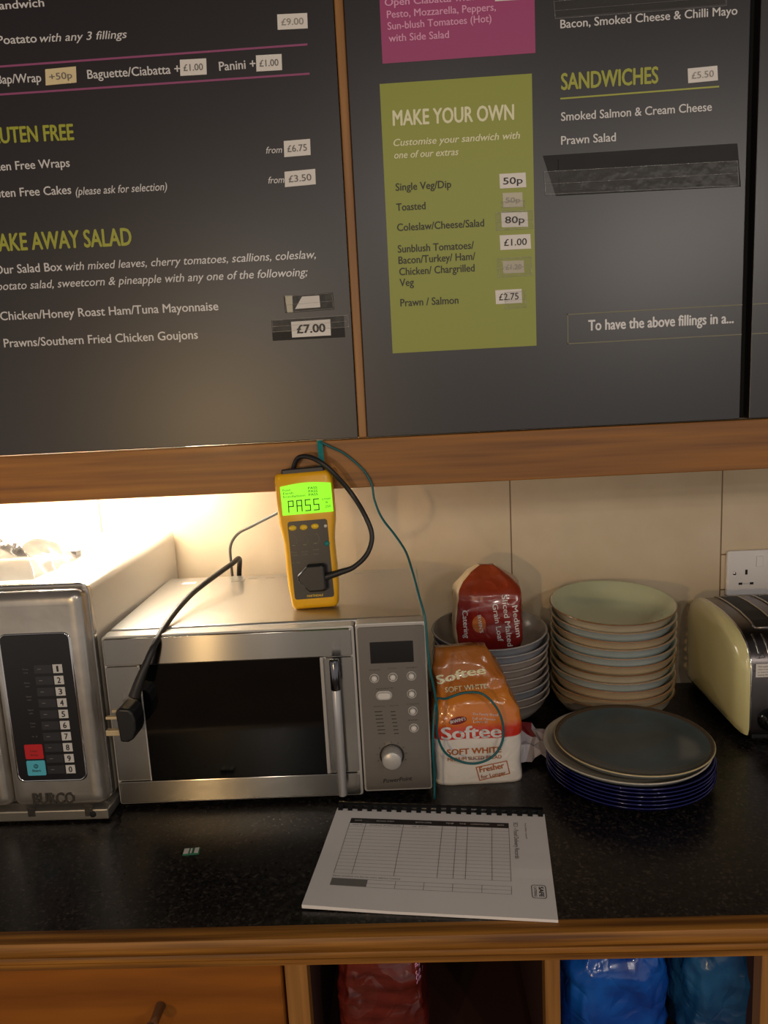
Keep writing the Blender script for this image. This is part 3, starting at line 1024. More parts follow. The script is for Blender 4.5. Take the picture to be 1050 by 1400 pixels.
mb.prism([(pc.x + a, pc.z + bb) for a, bb in plug], XZ, pc.y - 0.018, pc.y + 0.018)
pl = mw.part('plug', mb, 'black', parent=cord, world=True, bev=0.003, seg=3, label='black moulded mains plug')
mb = MB()
mb.box((pc.x - 0.0365, pc.y - 0.0045, pc.z - 0.0205), (pc.x - 0.011, pc.y + 0.0045, pc.z - 0.0125))
mw.part('pin', mb, 'brass', parent=pl, world=True, bev=0.0006, label='large bare metal pin')
for dy in (-0.011, 0.011):
    mw.part('pin', MB().box((pc.x - 0.0300, pc.y + dy - 0.003, pc.z + 0.0085), (pc.x - 0.011, pc.y + dy + 0.003, pc.z + 0.0125)), 'brass', parent=pl, world=True, bev=0.0005)

# ------------------------------------------------------------------ the big commercial microwave at the left
BFY = -0.367
XR0 = P(150, 1115, BFY).x
bu = Thing('microwave', 'large catering microwave with a numbered black keypad, left of the small one', 'microwave', ((-0.73), BFY + 0.2, 0))
XRB = XR0 - 0.004
XLB = XRB - 0.52
ZTP = 0.352
mb = MB()
pr = rrect(XLB + 0.006, XRB + 0.002, 0.02, ZTP, 0.014, 6)
mb.loft([[Vector((a, BFY + 0.03, b)) for a, b in pr], [Vector((a, 0.045, b + (0.006 if b > 0.2 else 0))) for a, b in pr]])
bu.part('casing', mb, 'burco_case', world=True, sharp=40, label='pale metal casing')
bu.part('base_plate', MB().box((XLB, BFY - 0.002, 0.004), (XRB + 0.003, 0.04, 0.0195)), 'steel_side', world=True, bev=0.0015)
for x_ in (XLB + 0.05, XRB - 0.05):
    for y_ in (BFY + 0.05, -0.02):
        bu.part('foot', MB().lathe([(0.0, 0.0), (0.015, 0.0), (0.015, 0.005), (0.0, 0.005)], 20, c=(x_, y_, 0)), 'rubber', world=True)
mb = MB()
mb.box((P(38, 1100, BFY).x, BFY - 0.003, 0.012), (P(48, 1100, BFY).x, BFY, 0.024))
mb.box((P(116, 1100, BFY).x, BFY - 0.003, 0.010), (P(127, 1100, BFY).x, BFY, 0.026))
bu.part('bracket', mb, 'steel_plain', world=True)
XSEAM = P(9, 1050, BFY).x


def dished(x0, x1, z0, z1, y0, y1, r=0.012):
    """a pressed front: rounded edge and softly bulging face"""
    mb = MB()
    rings = []
    for k, (ins, yy) in enumerate(((0.0, y1), (0.0, y0 + 0.012), (0.002, y0 + 0.006), (0.006, y0 + 0.002), (0.012, y0), (0.02, y0 + 0.0005))):
        rings.append([Vector((a, yy, b)) for a, b in rrect(x0 + ins, x1 - ins, z0 + ins, z1 - ins, max(r - ins * 0.5, 0.003), 5)])
    mb.loft(rings)
    return mb


rim = bu.part('front_rim', MB().prism(rrect(XLB, XRB + 0.0025, 0.021, ZTP + 0.003, 0.014), XZ, BFY + 0.022, BFY + 0.034), 'steel_plain', world=True, bev=0.002)
cp = bu.part('control_panel', dished(XSEAM + 0.0012, XRB, 0.024, ZTP - 0.003, BFY, BFY + 0.022), 'burco', world=True, sharp=35, label='embossed steel control panel')
bd = bu.part('door', dished(XLB + 0.001, XSEAM - 0.0012, 0.024, ZTP - 0.003, BFY, BFY + 0.022), 'burco', world=True, sharp=35, label='steel door')
dx0, dx1 = XLB + 0.05, XSEAM - 0.06
bu.part('window', MB().prism(rrect(dx0, dx1, 0.07, 0.30, 0.012), XZ, BFY - 0.0005, BFY + 0.002), 'door_glass', parent=bd, world=True)
PF = BFY - 0.0012
px0, px1 = P(-1, 868, PF).x - 0.0, P(92, 868, PF).x
pz0, pz1 = P(70, 1066, PF).z, P(50, 868, PF).z
px0 = P(26, 1060, PF).x
bezel = MB()
oo = rrect(px0 - 0.004, px1 + 0.004, pz0 - 0.004, pz1 + 0.003, 0.012, 6)
ii = rrect(px0, px1, pz0, pz1, 0.009, 6)
bezel.loft([[Vector((a, BFY + 0.002, b)) for a, b in oo], [Vector((a * 0.5 + c_ * 0.5, BFY - 0.0022, b * 0.5 + d_ * 0.5)) for (a, b), (c_, d_) in zip(oo, ii)], [Vector((a, BFY - 0.0005, b)) for a, b in ii]], caps=(False, False))
bu.part('keypad_bezel', bezel, 'chrome', parent=cp, world=True)
kp_ = bu.part('keypad', MB().prism(ii, XZ, PF, BFY + 0.002), 'membrane', parent=cp, world=True, label='black membrane keypad')
keys, digs = [(78, 914), (80.3, 929.3), (82.6, 944.8), (84.9, 960), (87, 975.6), (89.2, 991), (91.3, 1006), (93.3, 1021.3), (95.2, 1036.5), (97.2, 1051.3)], '1234567890'
KX = sum(P(u, v, PF).x for u, v in keys) / 10
zs = [P(u, v, PF).z for u, v in keys]
strips, dig = MB(), MB()
for i, d in enumerate(digs):
    z_ = zs[0] + (zs[-1] - zs[0]) * i / 9
    bu.part('number_key', MB().box((KX - 0.0068, PF - 0.0007, z_ - 0.0064), (KX + 0.0068, PF, z_ + 0.0064)), 'key_white', parent=cp, world=True)
    dig.text(d, (KX - (0.0016 if d == '1' else 0.0026), PF - 0.0007, z_ - 0.0042), (KX + (0.0014 if d == '1' else 0.0026), PF - 0.0007, z_ - 0.0042), 0.0084, bold=0.02)
    strips.box((KX - 0.034, PF - 0.0004, z_ - 0.0063), (KX - 0.0085, PF, z_ + 0.0063))
bu.part('key_strips', strips, 'key_strip', parent=cp, world=True)
bu.part('digit_lettering', dig, 'black_ink', parent=cp, world=True)


def keybox(u0, v0, u1, v1, m_, lab):
    a, b = P(u0, v0, PF), P(u1, v1, PF)
    bu.part('stop_key' if 'red' in lab else 'start_key', MB().prism(rrect(a.x, b.x, b.z, a.z, 0.002), XZ, PF - 0.0008, PF), m_, parent=cp, world=True, label=lab)
    return a, b


ra, rb = keybox(33, 1018, 60.5, 1037, 'key_red', 'red key')
sa, sb = keybox(36, 1040, 64, 1059.5, 'key_blue', 'pale blue start key')
mb = MB()
sw = sb.x - sa.x
mb.text('Start', (sa.x + 0.26 * sw, PF - 0.0008, sb.z + 0.006), (sb.x - 0.26 * sw, PF - 0.0008, sb.z + 0.006), 0.0035, bold=0.02)
for k in range(24):
    t0, t1 = 2 * math.pi * k / 24, 2 * math.pi * (k + 1) / 24
    cxk, czk = (sa.x + sb.x) / 2, sb.z + 0.0145
    mb.line((cxk + 0.0028 * math.cos(t0), PF - 0.0008, czk + 0.0028 * math.sin(t0)), (cxk + 0.0028 * math.cos(t1), PF - 0.0008, czk + 0.0028 * math.sin(t1)), 0.0008)
mb.line((cxk, PF - 0.0008, czk - 0.0016), (cxk, PF - 0.0008, czk + 0.0016), 0.0009)
mb.text('Stop', (ra.x + 0.28 * sw, PF - 0.0008, rb.z + 0.005), (rb.x - 0.28 * sw, PF - 0.0008, rb.z + 0.005), 0.003)
mb.text('Clear', (ra.x + 0.28 * sw, PF - 0.0008, rb.z + 0.011), (rb.x - 0.28 * sw, PF - 0.0008, rb.z + 0.011), 0.003)
bu.part('key_lettering', mb, 'dark_ink', parent=cp, world=True)
mb = MB()
mx_ = P(31, 915, PF).x
for i, (s1, s2) in enumerate((('Time', 'on'), ('Menu', 'set'), ('Select', 'set'), ('Repeat', 'ok'), ('Time', '2 min'), ('+1', ''))):
    z_ = zs[0] - 0.0015 - i * (zs[0] - zs[-1]) * 0.133
    mxx = KX - 0.047
    mb.text(s1, (mxx - 0.004, PF, z_ + 0.001), (mxx + 0.004, PF, z_ + 0.001), 0.0022)
    if s2:
        mb.text(s2, (mxx - 0.003, PF, z_ - 0.004), (mxx + 0.003, PF, z_ - 0.004), 0.0022)
for i in range(10):
    z_ = zs[0] + (zs[-1] - zs[0]) * i / 9
    mb.box((KX - 0.029, PF - 0.0006, z_ - 0.0004), (KX - 0.024, PF - 0.0004, z_ + 0.0006))
bu.part('keypad_lettering', mb, 'grey_ink', parent=cp, world=True)
# raised maker's name
a, b = P(46, 1098.5, BFY), P(103, 1093, BFY)
vs, fs = glyphs('BURCO', 0.03)
x0_, x1_ = min(p.x for p in vs), max(p.x for p in vs)
mb = MB()
k_ = (b.x - a.x) / (x1_ - x0_)
n_ = len(vs)
pos = [(a.x + (p.x - x0_) * k_, a.z + (p.y / 0.682) * 0.0155) for p in vs]
edges = {}
for f in fs:
    for i in range(len(f)):
        e = (f[i], f[(i + 1) % len(f)])
        edges[e] = 1
rimf = [(p, q, q + n_, p + n_) for (p, q) in edges if (q, p) not in edges]
mb.add([(p[0], BFY - 0.0016, p[1]) for p in pos] + [(p[0], BFY + 0.001, p[1]) for p in pos], list(fs) + rimf)
bu.part('embossed_lettering', mb, 'emboss', parent=cp, world=True, merge=False)
mb = MB().prism([(XSEAM, 0.0), (XRB, 0.0)], XZ, 0, 0) if False else MB()
mb.lathe([(0.0, 0.002), (0.004, 0.002), (0.005, 0.0)], 20, fn=lambda x, y, z: Vector((P(128, 1113, BFY).x + x, BFY - 0.002 - z, 0.0125 + y)))
bu.part('screw', mb, 'gap', world=True)

# things lying on the big microwave
ZB = ZTP + 0.0005


def crumple(nx, ny, fx, thick=0.0006):
    """a crumpled sheet: fx(s, t) -> point; returned as a closed thin shell"""
    mb = MB()
    top = [[fx(i / (nx - 1), j / (ny - 1)) for j in range(ny)] for i in range(nx)]
    vs = [p for r in top for p in r]
    fs = [(i * ny + j, (i + 1) * ny + j, (i + 1) * ny + j + 1, i * ny + j + 1) for i in range(nx - 1) for j in range(ny - 1)]
    mb.add(vs, fs, 0, True)
    return mb


def ridged(p, s, seed=0):
    p = Vector(p) * s + Vector((seed * 7.3, seed * 3.1, seed * 5.7))
    return 1 - abs(noise.noise(p)) * 2


g0 = Q(40, 775, ZB)


def fb(s, t):
    x = -0.70 + s * 0.145
    y = -0.325 + t * 0.16
    e = min(s, 1 - s, t, 1 - t) * 4
    hgt = 0.005 + 0.042 * min(1, e) * (0.5 + 0.6 * max(0, ridged((x, y, 0), 22, 1)))
    return Vector((x + 0.008 * noise.noise(Vector((x * 30, y * 30, 3))), y + 0.008 * noise.noise(Vector((x * 30, y * 30, 9))), ZB + hgt))


mbb = crumple(34, 34, fb)
solo('plastic_bag', mbb, 'clear_bag', 'crumpled clear plastic bag lying on top of the large catering microwave', 'bag', (-0.6, -0.24, ZB), world=True)
q = Q(104, 760, ZB + 0.004)
mb = MB().add([(q.x - 0.016, q.y - 0.0, ZB + 0.012), (q.x + 0.005, q.y - 0.012, ZB + 0.0005), (q.x + 0.006, q.y + 0.006, ZB + 0.0005), (q.x + 0.006, q.y - 0.010, ZB + 0.014), (q.x + 0.007, q.y + 0.006, ZB + 0.013)],
              [(0, 1, 3), (1, 2, 4, 3), (0, 3, 4), (0, 2, 1), (0, 4, 2)])
solo('plastic_clip', mb, 'table_grey', 'small grey wedge shaped clip on top of the large catering microwave', 'clip', (q.x, q.y, ZB), world=True)

# ------------------------------------------------------------------ the appliance tester
tb_ = Q(432, 827, MH)
tt_y = BY - 0.020
top_p = P(414, 642, tt_y)
tl = math.hypot(top_p.z - MH, top_p.x - tb_.x)
lean = math.atan2((tt_y) - (tb_.y), top_p.z - MH)
roll = math.atan2(tb_.x - top_p.x, top_p.z - MH)
te = Thing('appliance_tester', 'yellow handheld appliance tester with a lit green screen, leaning upright on the small microwave', 'tester', (tb_.x, tb_.y, MH - 0.003), (-lean, -roll, 0.0))
TL = math.sqrt((top_p - Vector((tb_.x, tb_.y, MH))).length_squared)


def TS(u, v, d=0.0):
    """pixel -> tester face (x, z)"""
    y = tb_.y + (827 - v) / 185.0 * (tt_y - tb_.y) - 0.016
    q = te.I @ P(u, v, y)
    return q.x, q.z


half = [(0.0, 0.030), (0.004, 0.0355), (0.03, 0.0385), (0.06, 0.0390), (0.085, 0.0385), (0.105, 0.0385), (0.120, 0.0405), (0.135, 0.0430), (0.150, 0.0440), (0.185, 0.0440), (TL - 0.012, 0.0440), (TL - 0.003, 0.0425), (TL, 0.039)]
outl = [(hw, z) for z, hw in half] + [(-hw, z) for z, hw in reversed(half)]
mb = MB()
rings = []
for ins, yy in ((0.006, 0.017), (0.0, 0.011), (0.0, -0.008), (0.002, -0.0125), (0.006, -0.0155)):
    cz = TL / 2
    rings.append([Vector((x_ * (1 - ins / 0.04), yy, cz + (z_ - cz) * (1 - ins / (TL / 2)))) for x_, z_ in outl])
mb.loft(rings)
case = te.part('case', mb, 'yellow', sharp=50, label='yellow moulded case')
mb = MB()
for s_ in (-1, 1):
    for k in range(4):
        z_ = 0.035 + k * 0.014
        mb.lathe([(0.0, 0.0), (0.0028, 0.001), (0.004, 0.0035), (0.0028, 0.006), (0.0, 0.007)], 12, fn=lambda p, q, r: Vector((s_ * (0.0365 + q * 0.6), p * 2.0, z_ + r * 1.3)))
te.part('grip_rib', mb, 'yellow', parent=case)
FYT = -0.0155
ax_, az_ = TS(386, 641)
bx_, bz_ = TS(448, 634)
te.part('end_cap', MB().prism(rrect(-0.032, 0.034, TL - 0.006, TL + 0.006, 0.003), XZ, -0.011, 0.012), 'black', bev=0.002, label='black top cap')
# screen
sz1, sz0 = TS(418, 661)[1], TS(422, 702)[1]
sxl, sxr = TS(384, 680)[0], TS(454, 680)[0]
so_ = [(sxl, sz0), (sxr, sz0), (sxr, sz1 - 0.002), (sxr * 0.5 + sxl * 0.5, sz1 + 0.001), (sxl, sz1 - 0.002)]
so2 = [(sxl + (sxr - sxl) * k / 12, sz1 - 0.002 + 0.0035 * math.sin(math.pi * k / 12)) for k in range(12, -1, -1)]
scr = te.part('screen', MB().prism([(sxl, sz0), (sxr, sz0)] + so2, XZ, FYT - 0.0012, FYT + 0.001), 'lcd', label='lit green screen')
mb = MB()
yl = FYT - 0.0012
SW, SH = sxr - sxl, sz1 - sz0


def st(body, fx0, fx1, fz, cap, bold=0.0):
    mb.text(body, (sxl + SW * fx0, yl, sz0 + SH * fz), (sxl + SW * fx1, yl, sz0 + SH * fz), cap, bold=bold, lift=0.0003)


st('Fuse', 0.05, 0.20, 0.80, 0.0034)
st('Earth', 0.05, 0.25, 0.69, 0.0034)
st('Insulation', 0.05, 0.48, 0.58, 0.0034)
for fz in (0.80, 0.69, 0.58):
    st('PASS', 0.55, 0.73, fz, 0.0036, 0.01)
st('STEP', 0.80, 0.97, 0.40, 0.0028)
st('B', 0.87, 0.91, 0.29, 0.0028)
st('250', 0.85, 0.96, 0.15, 0.0034)
# large seven-segment PASS
segs = {'P': 'abefg', 'A': 'abcefg', 'S': 'acdfg'}
dw, dh = SW * 0.095, SH * 0.36
for i, ch in enumerate('PASS'):
    ox, oz = sxl + SW * (0.13 + i * 0.167), sz0 + SH * 0.10
    pt = {'a': ((0, 1), (1, 1)), 'g': ((0, .5), (1, .5)), 'd': ((0, 0), (1, 0)), 'f': ((0, .5), (0, 1)), 'e': ((0, 0), (0, .5)), 'b': ((1, .5), (1, 1)), 'c': ((1, 0), (1, .5))}
    for s_ in segs[ch]:
        (p0x, p0z), (p1x, p1z) = pt[s_]
        mb.line((ox + p0x * dw + 0.03 * p0z * dh, yl, oz + p0z * dh), (ox + p1x * dw + 0.03 * p1z * dh, yl, oz + p1z * dh), 0.0015, lift=0.0003)
te.part('screen_lettering', mb, 'lcd_ink', parent=scr)
# dark face
fz1, fz0 = TS(425, 711)[1], TS(430, 818)[1]
fp = te.part('face_plate', MB().prism(rrect(-0.029, 0.032, fz0, fz1, 0.004), XZ, FYT - 0.001, FYT + 0.001), 'tester_face', label='black face plate')
yf = FYT - 0.001
for (u, v) in ((400, 722), (415, 721), (430.5, 719.5)):
    x_, z_ = TS(u, v)
    te.part('oval_button', MB().lathe([(0.0, 0.0022), (0.004, 0.0018), (0.0052, 0.0)], 28, fn=lambda p, q, r: Vector((x_ + p * 1.15, yf - r, z_ + q * 0.8))), 'yellow_btn', label='yellow oval button')
x_, z_ = TS(447, 743)
te.part('round_button', MB().lathe([(0.0, 0.003), (0.0036, 0.0026), (0.0042, 0.0)], 24, fn=lambda p, q, r: Vector((x_ + p, yf - r, z_ + q))), 'teal', label='teal round button')
x_, z_ = TS(445, 719)
te.part('indicator', MB().lathe([(0.0, 0.0018), (0.002, 0.0014), (0.0026, 0.0)], 20, fn=lambda p, q, r: Vector((x_ + p, yf - r, z_ + q))), 'white_button')
mb = MB()
for (u, v) in ((402, 739), (417, 738), (432, 736)):
    x_, z_ = TS(u, v)
    for k in range(14):
        t0, t1 = R(-90 + k * 180 / 14), R(-90 + (k + 1) * 180 / 14)
        mb.line((x_ + 0.005 * math.cos(t0), yf, z_ + 0.0075 * math.sin(t0)), (x_ + 0.005 * math.cos(t1), yf, z_ + 0.0075 * math.sin(t1)), 0.0007)
    mb.line((x_ - 0.003, yf, z_ - 0.0075), (x_ + 0.001, yf, z_ - 0.0075), 0.0012)
for (u, v, s_) in ((402, 756, 'Class'), (403, 760, 'one'), (417, 755, 'Bond'), (417, 759, 'earth'), (432, 752, 'Lead'), (432, 758, 'test'), (404, 770, 'Insert plug')):
    x_, z_ = TS(u, v)
    wd = 0.0045 if len(s_) < 7 else 0.007
    mb.text(s_, (x_ - wd, yf, z_), (x_ + wd, yf, z_), 0.0022)
te.part('markings', mb, 'line_ink', parent=fp)
mb = MB()
a0, a1 = TS(420, 816.5), TS(442, 814)
mb.text('MARTINDALE', (a0[0], yf, a0[1]), (a1[0], yf, a0[1]), 0.0033, bold=0.015)
te.part('maker_lettering', mb, 'yellow_btn', parent=fp)
# test lead with its flat octagonal plug
ox, oz = TS(428, 789)
oct_ = [(0.021, -0.019), (0.021, 0.017), (0.017, 0.0205), (-0.006, 0.0205), (-0.022, 0.006), (-0.022, -0.003), (-0.006, -0.0215), (0.017, -0.0215)]
fn_ = lambda ins, yy: [Vector((ox + a * (1 - ins), yy, oz + b * (1 - ins))) for a, b in oct_]
mb = MB().loft([fn_(0.0, yf), fn_(0.0, yf - 0.010), fn_(0.06, yf - 0.0135), fn_(0.16, yf - 0.0145)], smooth=False)
le = te.part('test_plug', mb, 'black', bev=0.0008, label='black flat plug pushed into the face')
pe = te.M @ Vector((ox + 0.018, yf - 0.007, oz - 0.001))
LP = [pe, P(466, 782, pe.y), P(484, 775, pe.y + 0.002), P(502, 757, pe.y + 0.006), P(508.5, 732, pe.y + 0.012), P(499, 705, pe.y + 0.018), P(480, 674, -0.226), P(457, 648, -0.236), P(440, 633, -0.236), P(422, 624.5, -0.228), P(408, 626, -0.218), P(402, 637, -0.213), P(401, 646, -0.212)]
te.part('test_lead', MB().tube(LP, [0.0055, 0.0048] + [0.0038] * 11, 12), 'rubber', world=True, label='black lead looping from the top to the plug')
GP = [P(408, 688, -0.196), P(393, 694, -0.185), P(376, 703, -0.165), P(345, 719, -0.12), P(325, 730, -0.07), P(315, 747, -0.03), P(316, 770, -0.008), P(319, 800, 0.0)]
te.part('mains_lead', MB().tube(GP, 0.0026, 10), 'grey_cable', world=True, label='thin grey lead running down behind the microwave')
mb = MB()
s0, s1 = P(437, 602, BY - 0.004), P(441, 640, tt_y - 0.004)
rings = []
for p_ in (s0, s0.lerp(s1, 0.5) + Vector((0, -0.001, 0)), s1):
    rings.append([p_ + Vector((-0.0042, 0, 0)), p_ + Vector((0.0042, 0, 0)), p_ + Vector((0.0042, -0.0016, 0)), p_ + Vector((-0.0042, -0.0016, 0))])
mb.loft(rings, smooth=False)
te.part('hanging_strap', mb, 'teal', world=True, label='teal strap hooked over the pelmet')

# teal earth wire
WP = [P(438, 604, BY - 0.008), P(452, 611, -0.208), P(472, 621, -0.207), P(496, 642, -0.207), P(508, 662, -0.208), P(512, 684, -0.214), P(522, 708, -0.225), P(541, 733, -0.245), P(555, 755, -0.268), P(564, 782, -0.30), P(572, 812, -0.33),
      P(581, 845, -0.348), P(584, 880, -0.352), P(588, 915, -0.352), P(594, 945, -0.340), P(598, 975, -0.332), P(598, 1005, -0.326), P(612, 1032, -0.318), P(645, 1044, -0.314), P(674, 1034, -0.312), P(688, 1008, -0.310), P(683, 975, -0.308), P(662, 950, -0.305),
      P(636, 947, -0.305), P(610, 955, -0.312), P(597, 957, -0.33), P(593, 985, -0.342), P(592, 1025, -0.347)]
e0 = Q(594, 1092, 0.002)
WP += [P(594, 1062, e0.y + 0.004), e0]
solo('earth_wire', MB().tube(WP, 0.0018, 8), 'teal_wire', 'thin teal wire hanging from the pelmet looping over the orange bread bag', 'wire', tuple(e0), world=True)

# ------------------------------------------------------------------ bowls
BOWL = [(0.0, 0.0, 0), (0.050, 0.0, 0), (0.053, 0.004, 0), (0.068, 0.007, 0), (0.087, 0.019, 0), (0.099, 0.034, 0), (0.1065, 0.0505, 1), (0.1085, 0.0515, 1), (0.1065, 0.053, 2), (0.1035, 0.051, 2), (0.096, 0.037, 2), (0.083, 0.0225, 2), (0.062, 0.0125, 2), (0.0, 0.011, 2)]
GL = {}
for nm, out, rim_, inn in (('cream', (222, 206, 180), (128, 90, 54), (186, 188, 156)), ('blue', (196, 208, 210), (160, 132, 104), (176, 186, 170)), ('tan', (222, 198, 166), (150, 108, 74), (190, 180, 150)),
                           ('grey', (176, 178, 188), (166, 160, 156), (132, 126, 122)), ('rose', (198, 182, 172), (176, 164, 154), (150, 140, 132))):
    GL[nm] = [noise_mix(mat(nm + '_glaze', out, 0.2, coat=0.4), tuple(int(v * 0.93) for v in out), out, (1, 1, 1), 16), mat(nm + '_rim', rim_, 0.25, coat=0.3), mat(nm + '_inside_glaze', inn, 0.16, coat=0.4)]


def bowl_mesh(kind, r):
    k = r / 0.1085
    return MB().lathe([(a * k, z, i) for a, z, i in BOWL], 64).build('bowl', GL[kind])


ORD = ['topmost', 'second from the top', 'third from the top', 'fourth from the top', 'fifth from the top', 'sixth from the top', 'seventh from the top', 'eighth from the top', 'ninth from the top', 'tenth from the top', 'lowest']
random.seed(4)
cache = {}


def bowl_stack(cx, cy, r, kinds, pitch, tilt, words, where, group):
    n = len(kinds)
    for i, kd in enumerate(kinds):          # from the bottom up
        key = (kd, r)
        if key not in cache:
            cache[key] = bowl_mesh(kd, r)
        o = bpy.data.objects.new('bowl', cache[key])
        COL.objects.link(o)
        t = i / (n - 1)
        o.location = Vector((cx + random.uniform(-.0018, .0018), cy + random.uniform(-.0012, .0012), i * pitch)) + UP
        o.rotation_euler = (R(tilt) * t, R(random.uniform(-.12, .12)) * min(1, t * 4), 0.0)
        rank = n - 1 - i
        od = 'lowest' if i == 0 else ORD[rank]
        tag(o, f'{words[kd]} bowl, {od} of {where}', 'bowl', group)


K2 = ['cream', 'tan', 'tan', 'blue', 'cream', 'tan', 'blue', 'blue', 'tan', 'blue', 'cream']
bowl_stack(0.345, -0.056, 0.1095, K2, 0.0158, 5.0, {'cream': 'cream glazed', 'tan': 'tan glazed', 'blue': 'pale blue glazed'}, 'the stack between bread and toaster', 'bowls stacked between the bread and the toaster')
K1 = ['rose', 'rose', 'grey', 'rose', 'rose', 'rose', 'rose', 'grey', 'grey']
bowl_stack(0.127, -0.050, 0.1045, K1, 0.0145, 3.4, {'rose': 'beige glazed', 'grey': 'blue-grey glazed'}, 'the stack holding the red bread bag', 'bowls stacked under the red bread bag')

# ------------------------------------------------------------------ plates
PLATE = [(0.0, 0.0, 0), (0.080, 0.0, 0), (0.100, 0.002, 0), (0.115, 0.0078, 0), (0.1222, 0.015, 0), (0.1236, 0.0166, 1), (0.1222, 0.0178, 1), (0.1195, 0.0155, 2), (0.111, 0.0098, 2), (0.098, 0.0055, 3), (0.080, 0.0042, 3), (0.0, 0.0042, 3)]
GP_ = {'navy': [mat('navy_glaze', (10, 14, 70), 0.12, coat=0.6), mat('navy_rim', (12, 18, 84), 0.12, coat=0.6), M['navy_i'] if 'navy_i' in M else mat('navy_inside', (16, 22, 84), 0.14), mat('navy_base', (14, 20, 80), 0.14)],
       'cream': [mat('stone_glaze', (150, 156, 160), 0.2), mat('stone_rim', (196, 186, 168), 0.2), mat('stone_inside', (206, 194, 172), 0.2), mat('stone_base', (200, 190, 170), 0.2)],
       'teal': [mat('slate_glaze', (122, 128, 128), 0.2), mat('slate_rim', (206, 186, 140), 0.22), mat('slate_brown_band', (74, 58, 40), 0.2), noise_mix(mat('slate_inside', (62, 76, 80), 0.22, coat=0.3), (56, 70, 74), (68, 84, 90), (1, 1, 1), 10)]}
for k, kd in enumerate(('navy',) * 6 + ('cream', 'teal')):
    prof_ = PLATE if kd != 'teal' else [(r_ * 0.945, z_, i_) for r_, z_, i_ in PLATE[:6] + [(0.1222, 0.0178, 2), (0.1198, 0.0168, 2), (0.1165, 0.0150, 3), (0.111, 0.0128, 3), (0.098, 0.0098, 3), (0.080, 0.0086, 3), (0.0, 0.0086, 3)]]
    if kd not in cache:
        cache[kd] = MB().lathe(prof_, 72).build('plate', GP_[kd])
    o = bpy.data.objects.new('plate', cache[kd])
    COL.objects.link(o)
    dx, dy = {'navy': (random.uniform(-.0012, .0012) - 0.0, 0.0), 'cream': (-0.004, 0.003), 'teal': (0.0065, 0.001)}[kd]
    o.location = Vector((0.3105 + dx, -0.281 + dy, k * 0.0058 + {'navy': 0, 'cream': 0.0006, 'teal': 0.0028}[kd])) + UP
    if kd == 'navy':
        tag(o, f"glossy navy blue plate, {['lowest', 'second from the counter', 'third from the counter', 'fourth from the counter', 'fifth from the counter', 'topmost'][k]} of the navy plates", 'plate', 'navy plates in the low stack')
    elif kd == 'cream':
        tag(o, 'stone coloured plate between the navy plates and the dark top plate', 'plate')
    else:
        tag(o, 'dark slate plate with a pale rim, on top of the plate stack', 'plate')


# ------------------------------------------------------------------ bread bags
def bag(rings_n, seg, H, wx, wy, cx, cy, amp, seed, expo=5.0, fine=0.0):
    """a filled bag: rounded box section that changes with height; crumpled by noise"""
    rings = []
    for i in range(rings_n):
        t = i / (rings_n - 1)
        z = H * t
        row = []
        for j in range(seg):
            a = 2 * math.pi * j / seg
            ca, sa = math.cos(a), math.sin(a)
            x = math.copysign(abs(ca) ** (2 / expo), ca) * wx(t)
            y = math.copysign(abs(sa) ** (2 / expo), sa) * wy(t)
            p = Vector((cx(t) + x, cy(t) + y, z))
            d = Vector((ca, sa, 0))
            k = amp * (ridged(p, 16, seed) - 0.5) * (0.35 + 1.1 * t) + fine * (ridged(p, 48, seed + 2) - 0.5) * (0.3 + t)
            p = p + d * k
            p.z += amp * 0.6 * noise.noise(p * 22 + Vector((seed, 0, 0))) * t
            row.append(p)
        rings.append(row)
    return rings


def smooth(a, b, t):
    t = min(1, max(0, (t - a) / (b - a)))
    return t * t * (3 - 2 * t)


def pw(a, e, t):
    return max(0.0, (t - a) / (1 - a)) ** e


def drape(mb, bvh, dirn, lift):
    dirn = Vector(dirn).normalized()
    for i, p in enumerate(mb.v):
        h = bvh.ray_cast(p - dirn * 0.08, dirn)
        if h[0] is not None:
            mb.v[i] = h[0] - dirn * lift
    return mb


def densify(mb, size):
    """cut long lettering faces so that they follow a curved bag"""
    import bmesh
    me = mb.build('tmp', [], False)
    bm = bmesh.new()
    bm.from_mesh(me)
    bmesh.ops.triangulate(bm, faces=bm.faces[:])
    for _ in range(3):
        es = [e for e in bm.edges if e.calc_length() > size]
        if not es:
            break
        bmesh.ops.subdivide_edges(bm, edges=es, cuts=1)
        bmesh.ops.triangulate(bm, faces=[f for f in bm.faces if len(f.verts) > 3])
    out = MB()
    out.add([v.co.copy() for v in bm.verts], [tuple(v.index for v in f.verts) for f in bm.faces])
    bm.free()
    bpy.data.meshes.remove(me)
    return out


# orange and white loaf on the counter
SXC, SYC = 0.081, -0.250
sof = Thing('bread_bag', 'orange and white bag of sliced bread standing on the counter right of the small microwave', 'bread', (SXC, SYC, 0), (0, 0, R(2)))
rg = bag(46, 96, 0.202,
         lambda t: 0.067 - 0.029 * pw(0.46, 1.5, t),
         lambda t: 0.045 * (1 - 0.15 * smooth(0.5, 0.85, t)) - 0.030 * pw(0.62, 1.4, t),
         lambda t: -0.001 - 0.018 * pw(0.46, 1.5, t), lambda t: 0.012 * pw(0.4, 1.4, t), 0.0055, 3, 7.0, 0.0022)
mb = MB().loft(rg)
bvh = BVHTree.FromPolygons(mb.v, mb.f)
wr = sof.part('wrapper', mb, 'soft_print')


